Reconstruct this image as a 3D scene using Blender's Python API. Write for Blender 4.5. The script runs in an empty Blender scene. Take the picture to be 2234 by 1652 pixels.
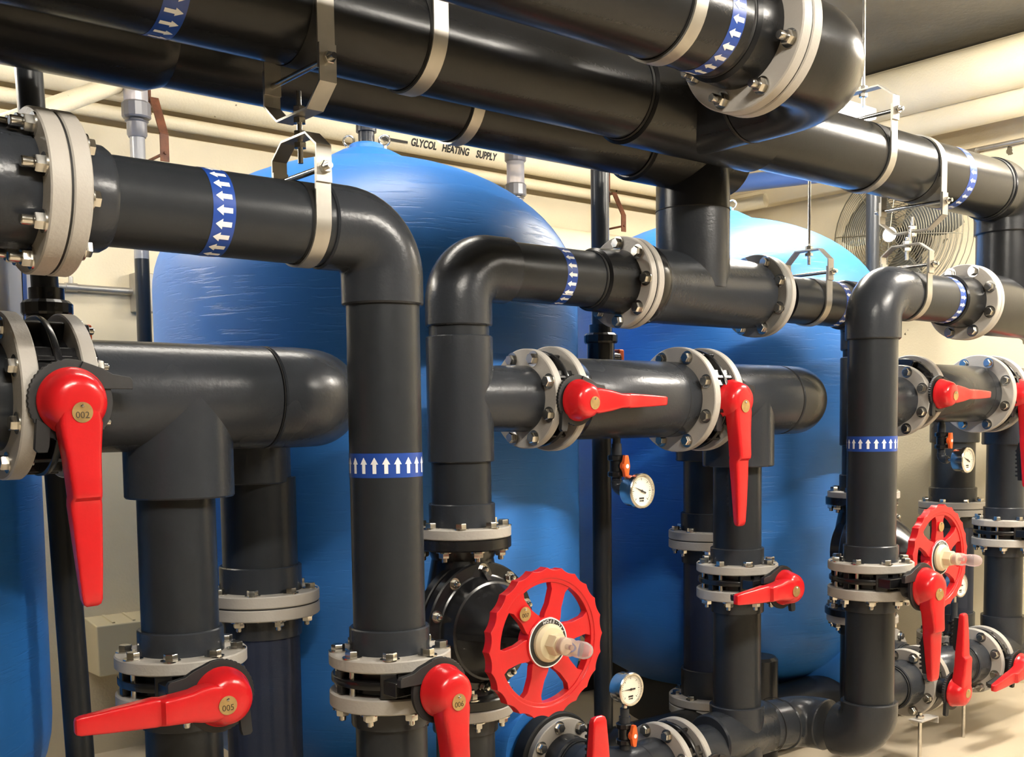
import bpy, bmesh, math, random
from mathutils import Vector as V, Matrix as M
random.seed(4)
S = bpy.context.scene
COL = S.collection
PI = math.pi
X_, Y_, Z_ = V((1, 0, 0)), V((0, 1, 0)), V((0, 0, 1))

# ------------------------------------------------------------------ camera
F = 2400.0; PX, PY = 1117.0, 1098.0; EYE = 1.45
Zc = V((-429, 32900, 2400)).normalized()
Xc = V((2883, 218, -2400)); Xc = (Xc - Zc * Xc.dot(Zc)).normalized()
Yc = Zc.cross(Xc)
cam = bpy.data.cameras.new('camera'); co = bpy.data.objects.new('camera', cam); COL.objects.link(co)
rot = M((Xc, Yc, Zc))            # rows: world axes in camera space -> camera-to-world
co.matrix_world = M.Translation((0, 0, EYE)) @ rot.to_4x4()
cam.sensor_width = 36; cam.sensor_fit = 'HORIZONTAL'; cam.lens = F / 2234 * 36
cam.shift_y = (PY - 826) / 2234
cam.clip_start = 0.05
S.camera = co

# ------------------------------------------------------------------ materials
def mat(name, col, rough=.5, metal=0, noise=0, nscale=8, bump=0, bscale=60, spec=.5, coat=0, stretch=None):
    m = bpy.data.materials.new(name); m.use_nodes = True
    nt = m.node_tree; N = nt.nodes; L = nt.links
    b = N['Principled BSDF']
    b.inputs['Base Color'].default_value = (*col, 1); b.inputs['Roughness'].default_value = rough
    b.inputs['Metallic'].default_value = metal; b.inputs['Specular IOR Level'].default_value = spec
    b.inputs['Coat Weight'].default_value = coat
    tc = N.new('ShaderNodeTexCoord'); mp = N.new('ShaderNodeMapping'); L.new(tc.outputs['Object'], mp.inputs[0])
    if stretch: mp.inputs['Scale'].default_value = stretch
    if noise:
        n = N.new('ShaderNodeTexNoise'); n.inputs['Scale'].default_value = nscale; n.inputs['Detail'].default_value = 3
        L.new(mp.outputs[0], n.inputs[0])
        r = N.new('ShaderNodeMapRange'); r.inputs[1].default_value = .3; r.inputs[2].default_value = .7
        r.inputs[3].default_value = 1 - noise; r.inputs[4].default_value = 1 + noise
        L.new(n.outputs[0], r.inputs[0])
        x = N.new('ShaderNodeVectorMath'); x.operation = 'SCALE'; x.inputs[0].default_value = col
        L.new(r.outputs[0], x.inputs['Scale']); L.new(x.outputs[0], b.inputs['Base Color'])
        r2 = N.new('ShaderNodeMapRange'); r2.inputs[1].default_value = .3; r2.inputs[2].default_value = .7
        dr = min(.03, noise * .3); r2.inputs[3].default_value = max(0, rough - dr); r2.inputs[4].default_value = rough + dr
        L.new(n.outputs[0], r2.inputs[0]); L.new(r2.outputs[0], b.inputs['Roughness'])
    if bump:
        n = N.new('ShaderNodeTexNoise'); n.inputs['Scale'].default_value = bscale; n.inputs['Detail'].default_value = 4
        L.new(mp.outputs[0], n.inputs[0])
        bp = N.new('ShaderNodeBump'); bp.inputs['Strength'].default_value = bump; bp.inputs['Distance'].default_value = .01
        L.new(n.outputs[0], bp.inputs['Height']); L.new(bp.outputs[0], b.inputs['Normal'])
    return m

def spotted(name, col, spot, rough=.7, thr=.3, scale=9, noise=.06):
    m = mat(name, col, rough, noise=noise, nscale=2.5, bump=.15, bscale=90)
    nt = m.node_tree; N = nt.nodes; L = nt.links; b = N['Principled BSDF']
    src = b.inputs['Base Color'].links[0].from_socket
    v = N.new('ShaderNodeTexVoronoi'); v.inputs['Scale'].default_value = scale; v.inputs['Randomness'].default_value = 1
    tc = N.new('ShaderNodeTexCoord')
    dn = N.new('ShaderNodeTexNoise'); dn.inputs['Scale'].default_value = 25; L.new(tc.outputs['Object'], dn.inputs[0])
    ad = N.new('ShaderNodeMixRGB'); ad.inputs[0].default_value = .06; L.new(tc.outputs['Object'], ad.inputs[1]); L.new(dn.outputs['Color'], ad.inputs[2])
    L.new(ad.outputs[0], v.inputs[0])
    rnd = N.new('ShaderNodeSeparateColor'); L.new(v.outputs['Color'], rnd.inputs[0])
    mul = N.new('ShaderNodeMath'); mul.operation = 'POWER'; mul.inputs[1].default_value = 4; L.new(rnd.outputs[0], mul.inputs[0])
    m2 = N.new('ShaderNodeMath'); m2.operation = 'MULTIPLY'; m2.inputs[1].default_value = thr; L.new(mul.outputs[0], m2.inputs[0])
    lt = N.new('ShaderNodeMath'); lt.operation = 'LESS_THAN'; L.new(v.outputs['Distance'], lt.inputs[0]); L.new(m2.outputs[0], lt.inputs[1])
    mx = N.new('ShaderNodeMixRGB'); L.new(lt.outputs[0], mx.inputs[0]); L.new(src, mx.inputs[1]); mx.inputs[2].default_value = (*spot, 1)
    L.new(mx.outputs[0], b.inputs['Base Color'])
    return m

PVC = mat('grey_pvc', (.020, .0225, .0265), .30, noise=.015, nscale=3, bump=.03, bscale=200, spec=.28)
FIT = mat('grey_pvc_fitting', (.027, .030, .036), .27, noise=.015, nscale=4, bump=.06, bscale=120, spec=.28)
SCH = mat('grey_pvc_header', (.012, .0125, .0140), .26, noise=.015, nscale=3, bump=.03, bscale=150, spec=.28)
BLK = mat('black_plastic', (.008, .008, .009), .25, noise=.2, nscale=9)
BLKM = mat('black_matt_plastic', (.012, .012, .013), .55)
RUB = mat('black_rubber', (.006, .006, .006), .7)
FLG = mat('grey_beige_flange', (.40, .375, .34), .48, noise=.06, nscale=6, bump=.1, bscale=150)
FLG2 = mat('mid_grey_flange', (.19, .185, .175), .45, noise=.08, nscale=6, bump=.1, bscale=150)
STL = mat('zinc_bolt_steel', (.62, .60, .56), .22, metal=1, noise=.1, nscale=40)
GAL = mat('galvanised_strap', (.42, .40, .36), .42, metal=.75, noise=.12, nscale=14)
RED = mat('red_plastic', (.56, .011, .015), .24, noise=.05, nscale=10, bump=.03, bscale=200)
BRS = mat('brass_tag', (.52, .36, .16), .38, metal=.8, noise=.15, nscale=60)
ORG = mat('orange_plastic', (.85, .13, .02), .35)
CRM = mat('cream_plastic', (.62, .54, .36), .4)
WHT = mat('white_vinyl', (.85, .85, .86), .4)
BLU = mat('blue_vinyl', (.012, .055, .30), .35)
DRK = mat('engraving', (.05, .03, .01), .6)
INK = mat('black_ink', (.02, .018, .015), .7)
GDL = mat('gauge_dial', (.82, .77, .66), .5)
CRMP = spotted('cream_painted_pipe', (.72, .63, .44), (.25, .2, .12), .5, .08, 14)
WAL = spotted('cream_painted_concrete', (.70, .61, .43), (.10, .08, .045), .65, .2, 7)
CEI = mat('bare_concrete', (.125, .108, .075), .85, noise=.3, nscale=1.5, bump=.3, bscale=30)
FLR = mat('concrete_floor', (.58, .49, .36), .45, noise=.12, nscale=1.6, bump=.05, bscale=40)
RST = mat('rusty_iron', (.13, .045, .02), .7, noise=.4, nscale=30)
BLKS = mat('black_steel', (.012, .012, .012), .5)
FANM = mat('fan_wire', (.20, .18, .13), .4, metal=.6)
FANB = mat('fan_blade', (.10, .10, .085), .4)
BPI = mat('blue_painted_pipe', (.08, .16, .42), .35)
LBL = mat('white_label', (.80, .79, .76), .45)

# fibre-wrapped blue tank paint: fine horizontal ridges
def tankmat():
    m = mat('blue_tank_paint', (.026, .175, .56), .44, noise=.08, nscale=2)
    nt = m.node_tree; N = nt.nodes; L = nt.links; b = N['Principled BSDF']
    tc = N.new('ShaderNodeTexCoord'); mp = N.new('ShaderNodeMapping'); mp.inputs['Scale'].default_value = (7, 7, 90)
    L.new(tc.outputs['Object'], mp.inputs[0])
    n = N.new('ShaderNodeTexNoise'); n.inputs['Scale'].default_value = 1; n.inputs['Detail'].default_value = 6; n.inputs['Roughness'].default_value = .6
    L.new(mp.outputs[0], n.inputs[0])
    r = N.new('ShaderNodeMapRange'); r.inputs[1].default_value = .25; r.inputs[2].default_value = .45; L.new(n.outputs[0], r.inputs[0])
    bp = N.new('ShaderNodeBump'); bp.inputs['Strength'].default_value = .3; bp.inputs['Distance'].default_value = .005
    L.new(r.outputs[0], bp.inputs['Height']); L.new(bp.outputs[0], b.inputs['Normal'])
    return m
TNK = tankmat()

def clearmat(name, tint, mixf):
    m = bpy.data.materials.new(name); m.use_nodes = True
    nt = m.node_tree; N = nt.nodes; L = nt.links; N.remove(N['Principled BSDF'])
    o = N['Material Output']; t = N.new('ShaderNodeBsdfTransparent'); t.inputs[0].default_value = (*tint, 1)
    g = N.new('ShaderNodeBsdfGlossy'); g.inputs['Roughness'].default_value = .12; g.inputs[0].default_value = (.8, .8, .85, 1)
    lw = N.new('ShaderNodeLayerWeight'); lw.inputs[0].default_value = mixf
    x = N.new('ShaderNodeMixShader'); L.new(lw.outputs['Fresnel'], x.inputs[0]); L.new(t.outputs[0], x.inputs[1]); L.new(g.outputs[0], x.inputs[2])
    L.new(x.outputs[0], o.inputs[0]); return m
CLR = clearmat('clear_grey_pvc', (.50, .53, .62), .25)
def _haze():
    nt = CLR.node_tree; N = nt.nodes; L = nt.links; o = N['Material Output']; src = o.inputs[0].links[0].from_socket
    d = N.new('ShaderNodeBsdfDiffuse'); d.inputs[0].default_value = (.050, .060, .095, 1)
    x = N.new('ShaderNodeMixShader'); x.inputs[0].default_value = .55; L.new(src, x.inputs[1]); L.new(d.outputs[0], x.inputs[2]); L.new(x.outputs[0], o.inputs[0])
_haze()
CLS = clearmat('clear_sleeve', (.86, .84, .88), .35)
DOM = clearmat('clear_dome_plastic', (.97, .93, .93), .12)
def _milk(m, col, f):
    nt = m.node_tree; N = nt.nodes; L = nt.links; o = N['Material Output']; src = o.inputs[0].links[0].from_socket
    d = N.new('ShaderNodeBsdfDiffuse'); d.inputs[0].default_value = (*col, 1)
    x = N.new('ShaderNodeMixShader'); x.inputs[0].default_value = f; L.new(src, x.inputs[1]); L.new(d.outputs[0], x.inputs[2]); L.new(x.outputs[0], o.inputs[0])
_milk(DOM, (.85, .70, .70), .28); _milk(CLS, (.8, .78, .82), .3)

# ------------------------------------------------------------------ scene helpers
def thing(name, label, cat, loc, group=None):
    o = bpy.data.objects.new(name, None); COL.objects.link(o); o.location = loc
    o.empty_display_size = .05
    o['label'] = label; o['category'] = cat
    if group: o['group'] = group
    return o

def obj(name, bm, m, parent=None, label=None, sharp=32, bevel=0, smooth=True, kind=None):
    bmesh.ops.recalc_face_normals(bm, faces=bm.faces)
    me = bpy.data.meshes.new(name); bm.to_mesh(me); bm.free()
    me.materials.append(m)
    if smooth:
        me.polygons.foreach_set('use_smooth', [True] * len(me.polygons)); me.set_sharp_from_angle(angle=math.radians(sharp))
    o = bpy.data.objects.new(name, me); COL.objects.link(o)
    if parent:
        o.parent = parent
        if parent.type == 'EMPTY': o.location = -parent.location
    if label: o['label'] = label
    if kind: o['kind'] = kind
    if bevel:
        b = o.modifiers.new('bevel', 'BEVEL'); b.width = bevel; b.segments = 2; b.limit_method = 'ANGLE'; b.angle_limit = .6
        b.harden_normals = True
    return o

def solo(name, bm, m, label, cat, group=None, **k):
    o = obj(name, bm, m, **k); o['label'] = label; o['category'] = cat
    if group: o['group'] = group
    return o

def frame(a):
    a = V(a).normalized(); h = Z_ if abs(a.z) < .9 else X_
    u = h.cross(a).normalized(); return u, a.cross(u), a

def lathe(bm, c, a, prof, seg=48, a0=0, a1=None, closed=True):
    """prof: list of (distance along a, radius)"""
    u, v, a = frame(a); c = V(c); rings = []
    full = a1 is None
    n = seg if full else seg + 1
    for d, r in prof:
        if r < 1e-6: rings.append([bm.verts.new(c + a * d)]); continue
        ring = []
        for i in range(n):
            t = 2 * PI * i / seg if full else a0 + (a1 - a0) * i / seg
            ring.append(bm.verts.new(c + a * d + (u * math.cos(t) + v * math.sin(t)) * r))
        rings.append(ring)
    for A, B in zip(rings, rings[1:]):
        m = seg
        for i in range(m):
            j = (i + 1) % n if full else i + 1
            if len(A) == 1 and len(B) == 1: continue
            if len(A) == 1: bm.faces.new((A[0], B[j], B[i]))
            elif len(B) == 1: bm.faces.new((A[i], A[j], B[0]))
            else: bm.faces.new((A[i], A[j], B[j], B[i]))
    if closed and full:
        if len(rings[0]) > 2: bm.faces.new(rings[0][::-1])
        if len(rings[-1]) > 2: bm.faces.new(rings[-1])

def cyl(bm, p0, p1, r, seg=40, ch=0):
    p0, p1 = V(p0), V(p1); d = (p1 - p0).length
    pr = [(0, r), (d, r)] if not ch else [(0, r - ch), (ch, r), (d - ch, r), (d, r - ch)]
    lathe(bm, p0, p1 - p0, pr, seg)

def ring(bm, p0, p1, r0, r1, seg=48):
    p0, p1 = V(p0), V(p1); d = (p1 - p0).length; u, v, a = frame(p1 - p0)
    R = []
    for dd, r in ((0, r0), (0, r1), (d, r1), (d, r0)):
        R.append([bm.verts.new(p0 + a * dd + (u * math.cos(2 * PI * i / seg) + v * math.sin(2 * PI * i / seg)) * r) for i in range(seg)])
    for k in range(4):
        A, B = R[k], R[(k + 1) % 4]
        for i in range(seg):
            j = (i + 1) % seg; bm.faces.new((A[i], A[j], B[j], B[i]))

def sweep(bm, pts, r, seg=32, cap=True, up=None):
    pts = [V(p) for p in pts]; rings = []; u = None
    for i, p in enumerate(pts):
        t = (pts[min(i + 1, len(pts) - 1)] - pts[max(i - 1, 0)]).normalized()
        if u is None: u = frame(t)[0]
        u = (u - t * u.dot(t)).normalized(); v = t.cross(u)
        rr = r[i] if isinstance(r, (list, tuple)) else r
        rings.append([bm.verts.new(p + (u * math.cos(2 * PI * k / seg) + v * math.sin(2 * PI * k / seg)) * rr) for k in range(seg)])
    for A, B in zip(rings, rings[1:]):
        for i in range(seg):
            j = (i + 1) % seg; bm.faces.new((A[i], A[j], B[j], B[i]))
    if cap: bm.faces.new(rings[0][::-1]); bm.faces.new(rings[-1])

def elbow(bm, c, din, dout, rb, R, sl, seg=48):
    """din: direction of travel into the corner, dout: out of it"""
    c, din, dout = V(c), V(din).normalized(), V(dout).normalized()
    pts = [c - din * (rb + sl), c - din * (rb + sl - .004)]; rs = [R - .004, R]
    n = 14; cen = c - din * rb + dout * rb
    for i in range(n + 1):
        t = PI / 2 * i / n
        pts.append(cen - dout * rb * math.cos(t) + din * rb * math.sin(t)); rs.append(R)
    pts += [c + dout * (rb + sl - .004), c + dout * (rb + sl)]; rs += [R, R - .004]
    sweep(bm, pts, rs, seg)

def box(bm, c, s, R=None):
    c = V(c); s = V(s) / 2; vs = []
    for x in (-1, 1):
        for y in (-1, 1):
            for z in (-1, 1):
                p = V((x * s.x, y * s.y, z * s.z))
                vs.append(bm.verts.new(c + (R @ p if R else p)))
    for f in ((0, 1, 3, 2), (4, 6, 7, 5), (0, 4, 5, 1), (2, 3, 7, 6), (0, 2, 6, 4), (1, 5, 7, 3)): bm.faces.new([vs[i] for i in f])

def prism(bm, pts, o, u, v, n, th):
    """2-D polygon pts in frame (o,u,v) extruded along n by th"""
    o, u, v, n = V(o), V(u), V(v), V(n)
    A = [bm.verts.new(o + u * x + v * y) for x, y in pts]; B = [bm.verts.new(o + u * x + v * y + n * th) for x, y in pts]
    bm.faces.new(A[::-1]); bm.faces.new(B)
    for i in range(len(A)):
        j = (i + 1) % len(A); bm.faces.new((A[i], A[j], B[j], B[i]))

def new(): return bmesh.new()

# --- bolt templates (axis +Z, head underside at z=0)
def hexp(bm, z0, z1, r, ch=.1):
    p = [(r * math.cos(PI / 3 * i), r * math.sin(PI / 3 * i)) for i in range(6)]
    A = [bm.verts.new((x, y, z0)) for x, y in p]; B = [bm.verts.new((x, y, z1 - (z1 - z0) * .15)) for x, y in p]
    C = [bm.verts.new((x * (1 - ch), y * (1 - ch), z1)) for x, y in p]
    bm.faces.new(A[::-1]); bm.faces.new(C)
    for Q, W in ((A, B), (B, C)):
        for i in range(6):
            j = (i + 1) % 6; bm.faces.new((Q[i], Q[j], W[j], W[i]))
_bm = {}
def bolt_mesh(kind, L):
    key = (kind, round(L, 3))
    if key in _bm: return _bm[key]
    bm = new()
    if kind == 'head':      # washer + hex head, shank going down by L, nut + stub at the other end
        lathe(bm, (0, 0, 0), Z_, [(0, .0225), (.003, .0225)], 24)
        hexp(bm, .003, .017, .0160)
        lathe(bm, (0, 0, -L), Z_, [(0, .008), (L, .008)], 12)
    elif kind == 'nut':     # washer + nut + thread stub
        lathe(bm, (0, 0, 0), Z_, [(0, .0225), (.003, .0225)], 24)
        hexp(bm, .003, .018, .0160)
        lathe(bm, (0, 0, .018), Z_, [(0, .008), (.010, .008), (.012, .0065)], 12)
    elif kind == 'long':
        lathe(bm, (0, 0, 0), Z_, [(0, .021), (.004, .021)], 24)
        hexp(bm, .004, .020, .0165)
        lathe(bm, (0, 0, .020), Z_, [(0, .009), (.002, .0098), (.020, .0098), (.022, .008)], 16)
    elif kind == 'acorn':
        lathe(bm, (0, 0, 0), Z_, [(0, .0165), (.003, .0165)], 20)
        hexp(bm, .003, .012, .0115)
        lathe(bm, (0, 0, .012), Z_, [(0, .009), (.006, .008), (.010, .005), (.011, 0)], 14, closed=False)
    bmesh.ops.recalc_face_normals(bm, faces=bm.faces)
    me = bpy.data.meshes.new('bolt'); bm.to_mesh(me); bm.free(); me.materials.append(STL)
    me.polygons.foreach_set('use_smooth', [True] * len(me.polygons)); me.set_sharp_from_angle(angle=.6)
    _bm[key] = me; return me

def bolts(parent, c, a, rad, n=8, kind='head', L=.05, rot=.39, s=1.0, sub=True, name='bolt'):
    """ring of bolts on the face at c whose outward normal is a"""
    u, v, a = frame(a); me = bolt_mesh(kind, L)
    for i in range(n):
        t = rot + 2 * PI * i / n
        p = V(c) + (u * math.cos(t) + v * math.sin(t)) * rad
        jr = M.Rotation(random.uniform(0, 1), 4, 'Z')
        o = bpy.data.objects.new(name, me); COL.objects.link(o)
        o.parent = parent
        m = M((( u.x, v.x, a.x, p.x), (u.y, v.y, a.y, p.y), (u.z, v.z, a.z, p.z), (0, 0, 0, 1))) @ jr @ M.Scale(s, 4)
        if parent.type == 'EMPTY': m = M.Translation(-parent.location) @ m
        o.matrix_basis = m

def flange(root, c, a, R, t, rp, m=FLG, kind='head', nb=8, L=.05, rot=.39, side=1, s=1.0):
    """slab from c along a by t; bolts on face: side=1 the start face (normal -a), side=2 end face, 0 none"""
    bm = new(); c = V(c); a = V(a).normalized(); ch = .003
    lathe(bm, c, a, [(0, rp), (0, R - ch), (ch, R), (t - ch, R), (t, R - ch), (t, rp)], 72, closed=False)
    o = obj('flange', bm, m, root)
    if side == 1: bolts(o, c, -a, R * .845, nb, kind, L, rot, s)
    if side == 2: bolts(o, c + a * t, a, R * .845, nb, kind, L, rot, s)
    return o

def gasket(root, c, a, R, t=.004):
    bm = new(); lathe(bm, c, a, [(0, R), (t, R)], 48); return obj('gasket', bm, RUB, root)

def P(root, name, m, fn, **k):
    bm = new(); fn(bm); return obj(name, bm, m, root, **k)

def curve_text(txt, size, m, name, mat4, parent, depth=.0003, label=None, align='CENTER', bend=None):
    cu = bpy.data.curves.new('t', 'FONT'); cu.body = txt; cu.size = size; cu.extrude = depth
    cu.align_x = align; cu.align_y = 'CENTER'; cu.resolution_u = 3; cu.offset = .0022 if bend else 0
    to = bpy.data.objects.new('t', cu); COL.objects.link(to)
    dg = bpy.context.evaluated_depsgraph_get(); dg.update()
    me = bpy.data.meshes.new_from_object(to.evaluated_get(dg)); bpy.data.objects.remove(to)
    if bend:
        b = bmesh.new(); b.from_mesh(me)
        for i in range(-9, 10):
            bmesh.ops.bisect_plane(b, geom=b.verts[:] + b.edges[:] + b.faces[:], plane_co=(0, i * size * .05, 0), plane_no=(0, 1, 0))
        b.to_mesh(me); b.free()
    for v in me.vertices: v.co = bend(v.co) if bend else mat4 @ v.co
    me.materials.clear(); me.materials.append(m)
    o = bpy.data.objects.new(name, me); COL.objects.link(o); o.parent = parent
    if parent is not None and parent.type == 'EMPTY': o.location = -parent.location
    if label: o['label'] = label
    return o

def basis(o, u, v, n):
    return M(((u.x, v.x, n.x, o.x), (u.y, v.y, n.y, o.y), (u.z, v.z, n.z, o.z), (0, 0, 0, 1)))

def tape(root, c, a, R, w, n=20, flip=1, rot=0, divider=None, aw=.018, al=.033):
    """blue band around a pipe with white arrows pointing along flip*a"""
    c = V(c); a = V(a).normalized()
    bm = new(); lathe(bm, c - a * w / 2, a, [(0, R + .0006), (w, R + .0006)], 64, closed=False)
    o = obj('tape_band', bm, BLU, root, label='blue vinyl tape band')
    u, v, a = frame(a); bm = new()
    pr = [(-.5, -.21), (-.5, .21), (.05, .21), (.05, .5), (.5, 0), (.05, -.5), (.05, -.21)]
    def pt(s, ang, rr): return c + a * s + (u * math.cos(ang) + v * math.sin(ang)) * rr
    for i in range(n):
        t0 = rot + 2 * PI * i / n
        # arrow = shaft strip + head, subdivided across so it follows the curve
        def strip(s0, s1, h0, h1, k=3):
            A = [bm.verts.new(pt(s0, t0 + (j / k - .5) * 2 * h0 / R, R + .0014)) for j in range(k + 1)]
            B = [bm.verts.new(pt(s1, t0 + (j / k - .5) * 2 * h1 / R, R + .0014)) for j in range(k + 1)]
            for j in range(k): bm.faces.new((A[j], A[j + 1], B[j + 1], B[j]))
        strip(-flip * al / 2, flip * al * .08, aw * .24, aw * .24)
        strip(flip * al * .08, flip * al / 2, aw * .5, aw * .03)
    if divider is not None:
        t0 = divider
        q = [bm.verts.new(pt(s, t0 + e, R + .0014)) for s, e in ((-w / 2, -.02), (w / 2, -.02), (w / 2, .02), (-w / 2, .02))]
        bm.faces.new(q)
    obj('arrow_marks', bm, WHT, o, label='white flow arrows', smooth=False)
    return o

# ------------------------------------------------------------------ lever valve
def loft(bm, secs, seg=20, e=.55):
    """secs: (center, side vector, thickness vector) superellipse sections"""
    R = []
    for c, su, tv in secs:
        ring_ = []
        for i in range(seg):
            t = 2 * PI * i / seg; cs, sn = math.cos(t), math.sin(t)
            ring_.append(bm.verts.new(V(c) + su * (math.copysign(abs(cs) ** e, cs)) + tv * (math.copysign(abs(sn) ** e, sn))))
        R.append(ring_)
    for A, B in zip(R, R[1:]):
        for i in range(seg):
            j = (i + 1) % seg; bm.faces.new((A[i], A[j], B[j], B[i]))
    bm.faces.new(R[0][::-1]); bm.faces.new(R[-1])

def lever_valve(label, c, a, Rf, t, hub, d, rh, L, tag=None, group='red lever butterfly valves', hn=None, tagshow=True, slim=1.0):
    """c centre of body, a pipe axis, t body thickness, hub: point at the back of the red hub, d lever direction"""
    c = V(c); a = V(a).normalized(); hub = V(hub); d = V(d).normalized()
    h = V(hn) if hn else (hub - c - a * (hub - c).dot(a)).normalized()
    hub = hub - h * .018
    root = thing('lever_valve', label, 'valve', c - Z_ * Rf, group)
    u, v, _ = frame(a); vert = abs(a.z) > .9
    bm = new(); c0 = c - a * t / 2
    lathe(bm, c0, a, [(0, Rf * .60), (0, Rf * .74), (t, Rf * .74), (t, Rf * .6)], 56, closed=False)
    w = .0095 if vert else .008
    lathe(bm, c - a * w, a, [(0, Rf * .7), (0, Rf * .955), (.003, Rf * .965), (w * 2 - .003, Rf * .965), (w * 2, Rf * .955), (w * 2, Rf * .7)], 64, closed=False)
    n = 5 if vert else 9
    for i in range(n):
        th = 2 * PI * (i + .5) / n + .25
        dr = u * math.cos(th) + v * math.sin(th); tg = a.cross(dr)
        Rm = M((dr, tg, a)).transposed()
        box(bm, c + dr * Rf * .83, (Rf * .24, Rf * (.16 if vert else .07), t * .96), Rm)
        if not vert and i % 3 == 0: box(bm, c + dr * Rf * .80, (Rf * .22, Rf * .34, t * .96), Rm)
    # neck towards the lever
    Lh = (hub - c).dot(h); tg = a.cross(h).normalized(); Rm = M((h, tg, a)).transposed()
    sd = -1 if tg.x > 0 or (not vert and tg.z > 0) else 1
    box(bm, c + h * (Rf * .6 + Lh) / 2, (Lh - Rf * .6, Rf * .46, t * .60), Rm)
    if vert:
        dr = (h + tg * sd * .75).normalized(); tg2 = a.cross(dr); Rq = M((dr, tg2, a)).transposed()
        box(bm, c + dr * Rf * .86, (Rf * .22, Rf * .26, t * 1.0), Rq)
        box(bm, c + (h * .9 + tg * sd * .35) * Rf, (Rf * .34, Rf * .6, t * .56), Rm)
    lathe(bm, hub - h * .05, h, [(0, rh * .75), (.04, rh * .85), (.045, rh)], 40)
    obj('valve_body', bm, BLK, root, bevel=.0025)
    # toothed position plate with hooked stop lug
    e = d.cross(h).normalized(); bm = new(); pts = []
    px, pz = X_, Z_
    n = 96; R2 = rh * 1.23
    s1 = (-1 if vert else 1)
    for i in range(n):
        th = 2 * PI * i / n; ct, st = math.cos(th), math.sin(th)
        r = R2 * (1 - (.03 if (i % 2 and (ct * s1 < -.1)) else 0))
        pts.append((r * ct, r * st))
    prism(bm, pts, hub - h * .004, px, pz, h, .010)
    lug = [(s1 * R2 * .30, R2 * .95), (s1 * R2 * .75, R2 * .80), (s1 * R2 * 1.0, R2 * .66), (s1 * R2 * 1.25, R2 * .62), (s1 * R2 * 1.42, R2 * .60), (s1 * R2 * 1.48, R2 * .52), (s1 * R2 * 1.48, R2 * .30), (s1 * R2 * 1.28, R2 * .30), (s1 * R2 * .9, R2 * .3), (0, R2 * .3)]
    if s1 < 0: lug = lug[::-1]
    prism(bm, lug, hub - h * .003, px, pz, h, .014)
    x0, x1 = -s1 * R2 * .5, -s1 * R2 * .82
    lg = [(x0, -R2 * .6), (x1, -R2 * .4), (x1 * 1.08, -R2 * 1.12), (x1 * 1.0, -R2 * 1.2), (x0 * 1.2, -R2 * 1.2), (x0 * 1.1, -R2 * 1.05)]
    if s1 < 0: lg = lg[::-1]
    prism(bm, lg, hub - h * .003, px, pz, h, .014)
    obj('position_plate', bm, BLKM, root, bevel=.0015, label='black toothed position plate')
    # red lever: bell-shaped hub with rim, deep arm, step at mid length
    bm = new(); b0 = hub + h * .008
    lathe(bm, b0, h, [(0, rh * .97), (.002, rh * 1.0), (.008, rh * 1.0), (.012, rh * .955), (.022, rh * .92), (.036, rh * .86), (.048, rh * .79), (.056, rh * .68), (.060, rh * .50), (.061, rh * .3), (.061, 0)], 56, closed=False)
    k = slim; secs = []
    f = .060
    #  s, back h, front h, half width, width ratio
    for q, hb, hf, w in ((-.02 / L, .012, f - .0005, rh * .50), (.6 * rh / L, .006, f - .0005, rh * .62), (rh / L, .006, f, rh * .57), (.26, .008, f + .002, rh * .50), (.36, .010, f + .004, rh * .46), (.43, .010, f + .006, rh * .435),
                         (.455, .012, f + .004, rh * .43), (.475, .012, f - .006, rh * .445), (.50, .013, f - .008, rh * .46), (.62, .016, f - .008, rh * .42), (.80, .020, f - .010, rh * .36), (.92, .022, f - .012, rh * .31), (.965, .023, f - .013, rh * .295), (.99, .026, f - .016, rh * .25), (1.0, .032, f - .021, rh * .17)):
        kk = k if q > .3 else 1
        secs.append((b0 + h * (hb + hf) / 2 + d * q * L, e * w * kk, h * (hf - hb) / 2))
    loft(bm, secs, 28, .34)
    obj('lever', bm, RED, root, label='red plastic hand lever', sharp=38)
    bm = new()
    prof = [(L * .52, .002), (L * .60, -.008), (L * .93, .000), (L * .93, .024), (L * .5, .030)]
    prism(bm, prof, b0 - e * .009, d, h, e, .018)
    for i in range(7): prism(bm, [(L * (.60 + .045 * i), -.012), (L * (.62 + .045 * i), -.012), (L * (.62 + .045 * i), .004), (L * (.60 + .045 * i), .004)], b0 - e * .008, d, h, e, .016)
    obj('latch', bm, BLKM, root, label='black toothed latch under the lever grip')
    if tagshow:
        pc = b0 + h * .0612 + d * rh * .16 - Z_ * rh * .10
        r = .0205 if rh > .064 else .0185
        o = P(root, 'number_tag', BRS, lambda b: lathe(b, pc, h, [(0, r), (.0014, r)], 32), label='round brass number tag')
        uu = Z_.cross(h).normalized()
        P(o, 'rivet', STL, lambda b: lathe(b, pc + Z_ * r * .62, h, [(0, .004), (.004, .0036), (.006, .002), (.0065, 0)], 12, closed=False))
        if tag:
            curve_text(tag, r * .9, DRK, 'engraving', basis(pc + h * .0016 - Z_ * r * .28, uu, Z_, h), o)
    return root

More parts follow.
